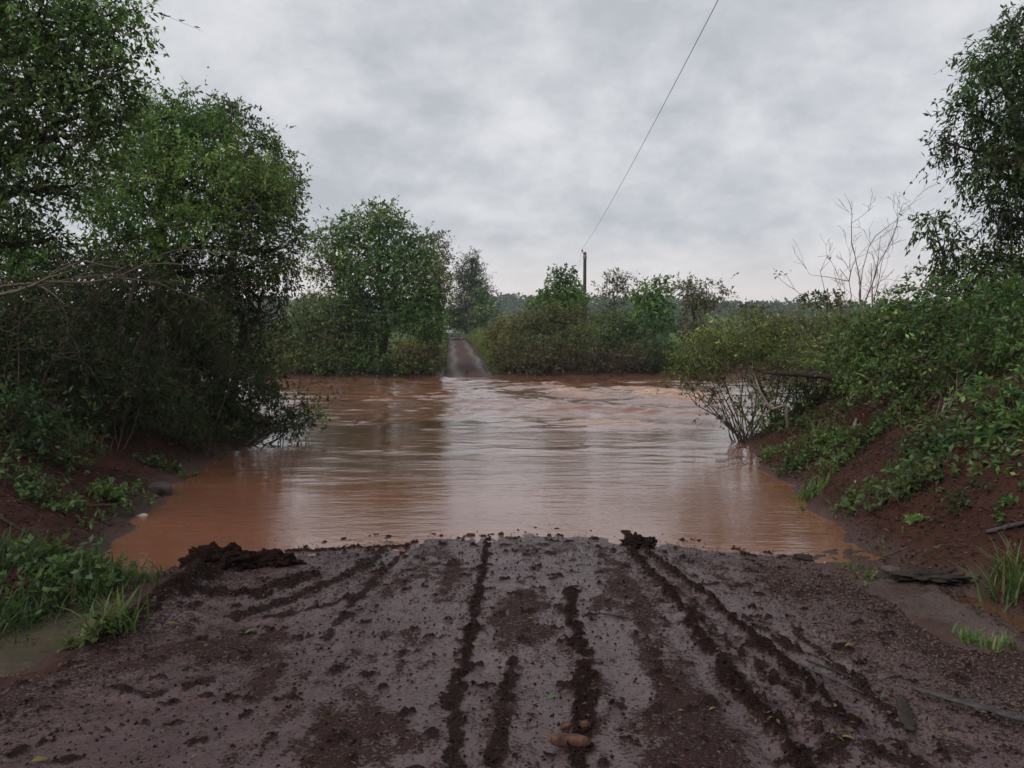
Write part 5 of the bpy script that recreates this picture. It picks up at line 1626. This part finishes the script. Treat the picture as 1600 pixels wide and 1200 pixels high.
scatter('mud_crumbs', 48000, (-3.0, 3.3), (2.2, 7.9), (0.0025, 0.013), M['mud'], lambda x, y: (RNG.random(len(x)) < 0.25 + 0.9 * clod_at(x, y)) & (road_inset(x, y) > 0.15), 0.75, True, {'wet': 0.0, 'clod': 0.7}, oct_=True)
scatter('shoulder_gravel', 26000, (1.5, 4.2), (2.6, 6.9), (0.004, 0.018), M['shoulder'], lambda x, y: (RNG.random(len(x)) < sstep(1.5, 2.5, x + 0.4 * noise2(x * 2, y * 2, 301)) * 0.8) & (x < 3.3), 0.55, True, oct_=True)
scatter('bank_clods', 9000, (3.4, 8.0), (4.6, 13.5), (0.005, 0.022), M['ground'], lambda x, y: (ground_h(x, y) > 0.03) & (ground_h(x, y) < 2.0), 0.6, False, {'wet': 0.1, 'green': 0.0, 'silt': 0.0}, oct_=True)
scatter('bank_clods', 6000, (-7.5, -3.4), (4.8, 13.5), (0.005, 0.022), M['ground'], lambda x, y: (ground_h(x, y) > 0.03) & (ground_h(x, y) < 1.6), 0.6, False, {'wet': 0.1, 'green': 0.0, 'silt': 0.0}, oct_=True)


def litter(name, n, xr, yr, L, tint, keepf, lift=0.01, upd=2.5, flatd=0.25, var=0.4):
    x = RNG.uniform(*xr, n); y = RNG.uniform(*yr, n)
    k = keepf(x, y); x, y = x[k], y[k]
    z = ground_h(x, y)
    i = np.clip(np.searchsorted(rys, y), 0, len(rys) - 1); j = np.clip(np.searchsorted(rxs, x), 0, len(rxs) - 1)
    onr = road_inset(x, y) > 0.12
    z = np.where(onr, RZ[i, j], z)
    d = RNG.normal(size=(len(x), 3)) * np.array((1, 1, flatd))
    b = Buf()
    leaf_quads(b, np.stack([x, y, z + lift + 0.01 * RNG.random(len(x))], 1), d, L * (0.5 + RNG.random(len(x))), L * 0.45, leaf_tints(len(x), tint, var, 0.02), upd)
    o = b.build(name, M['leaf'])
    return structure(o, 'stuff')


litter('leaf_litter', 9000, (-3.2, 3.6), (2.3, 7.9), 0.03, [(0.05, 0.03, 0.022), (0.10, 0.06, 0.04), (0.07, 0.05, 0.03)], lambda x, y: (ground_h(x, y) > 0.0) & (RNG.random(len(x)) < 0.35 + 0.6 * sstep(0.5, 2.2, np.abs(x))))
litter('bank_litter', 20000, (3.4, 9), (4.6, 15), 0.055, [(0.04, 0.022, 0.016), (0.11, 0.06, 0.042), (0.06, 0.03, 0.022), (0.045, 0.05, 0.022)], lambda x, y: ground_h(x, y) > 0.05)
litter('bank_litter', 16000, (-8.5, -3.4), (4.8, 16), 0.055, [(0.04, 0.026, 0.02), (0.07, 0.045, 0.03), (0.03, 0.045, 0.02)], lambda x, y: ground_h(x, y) > 0.05)
# creeping ground cover on the upper banks
litter('ground_cover', 26000, (4.2, 14), (5.5, 17), 0.085, [GREEN, DARK, BRIGHT], lambda x, y: (ground_h(x, y) + 0.35 * fbm(x * 1.2, y * 1.2, 3, 311) > 0.95) & (RNG.random(len(x)) < 0.75), 0.05, 1.0, 0.6, 0.3)
litter('ground_cover', 26000, (-14, -4.2), (5.5, 18), 0.075, [DARK, (0.03, 0.05, 0.02), GREEN], lambda x, y: (ground_h(x, y) + 0.3 * fbm(x * 1.2, y * 1.2, 3, 313) > 0.62) & (RNG.random(len(x)) < 0.75), 0.05, 1.0, 0.6, 0.3)
litter('far_ground_cover', 16000, (-40, 40), (36.6, 60), 0.30, [OLIVE, GREEN, STRAW], lambda x, y: (ground_h(x, y) > 0.25) & (np.abs(x - far_road_x(y)) > 2.0), 0.1, 0.6, 1.0, 0.3)

# ------------------------------------------------------------------ the damp air
import bmesh
bm = bmesh.new()
bmesh.ops.create_cube(bm, size=1.0)
hv = bpy.data.meshes.new('haze')
bm.to_mesh(hv); bm.free()
haze = bpy.data.objects.new('haze', hv)
zlo = float(gz.min()) - 1.5; zhi = 42.0
haze.scale = (3300, 1900, zhi - zlo)
haze.location = (0, 840, (zhi + zlo) / 2)
col.objects.link(haze)
hm, nt = new_mat('pale_damp_air')
pv = N(nt, 'ShaderNodeVolumePrincipled')
pv.inputs['Color'].default_value = (0.80, 0.86, 0.93, 1)
pv.inputs['Density'].default_value = 0.0004
pv.inputs['Anisotropy'].default_value = 0.0
o_ = N(nt, 'ShaderNodeOutputMaterial')
nt.links.new(pv.outputs[0], o_.inputs['Volume'])
hv.materials.append(hm)
structure(haze, 'stuff')
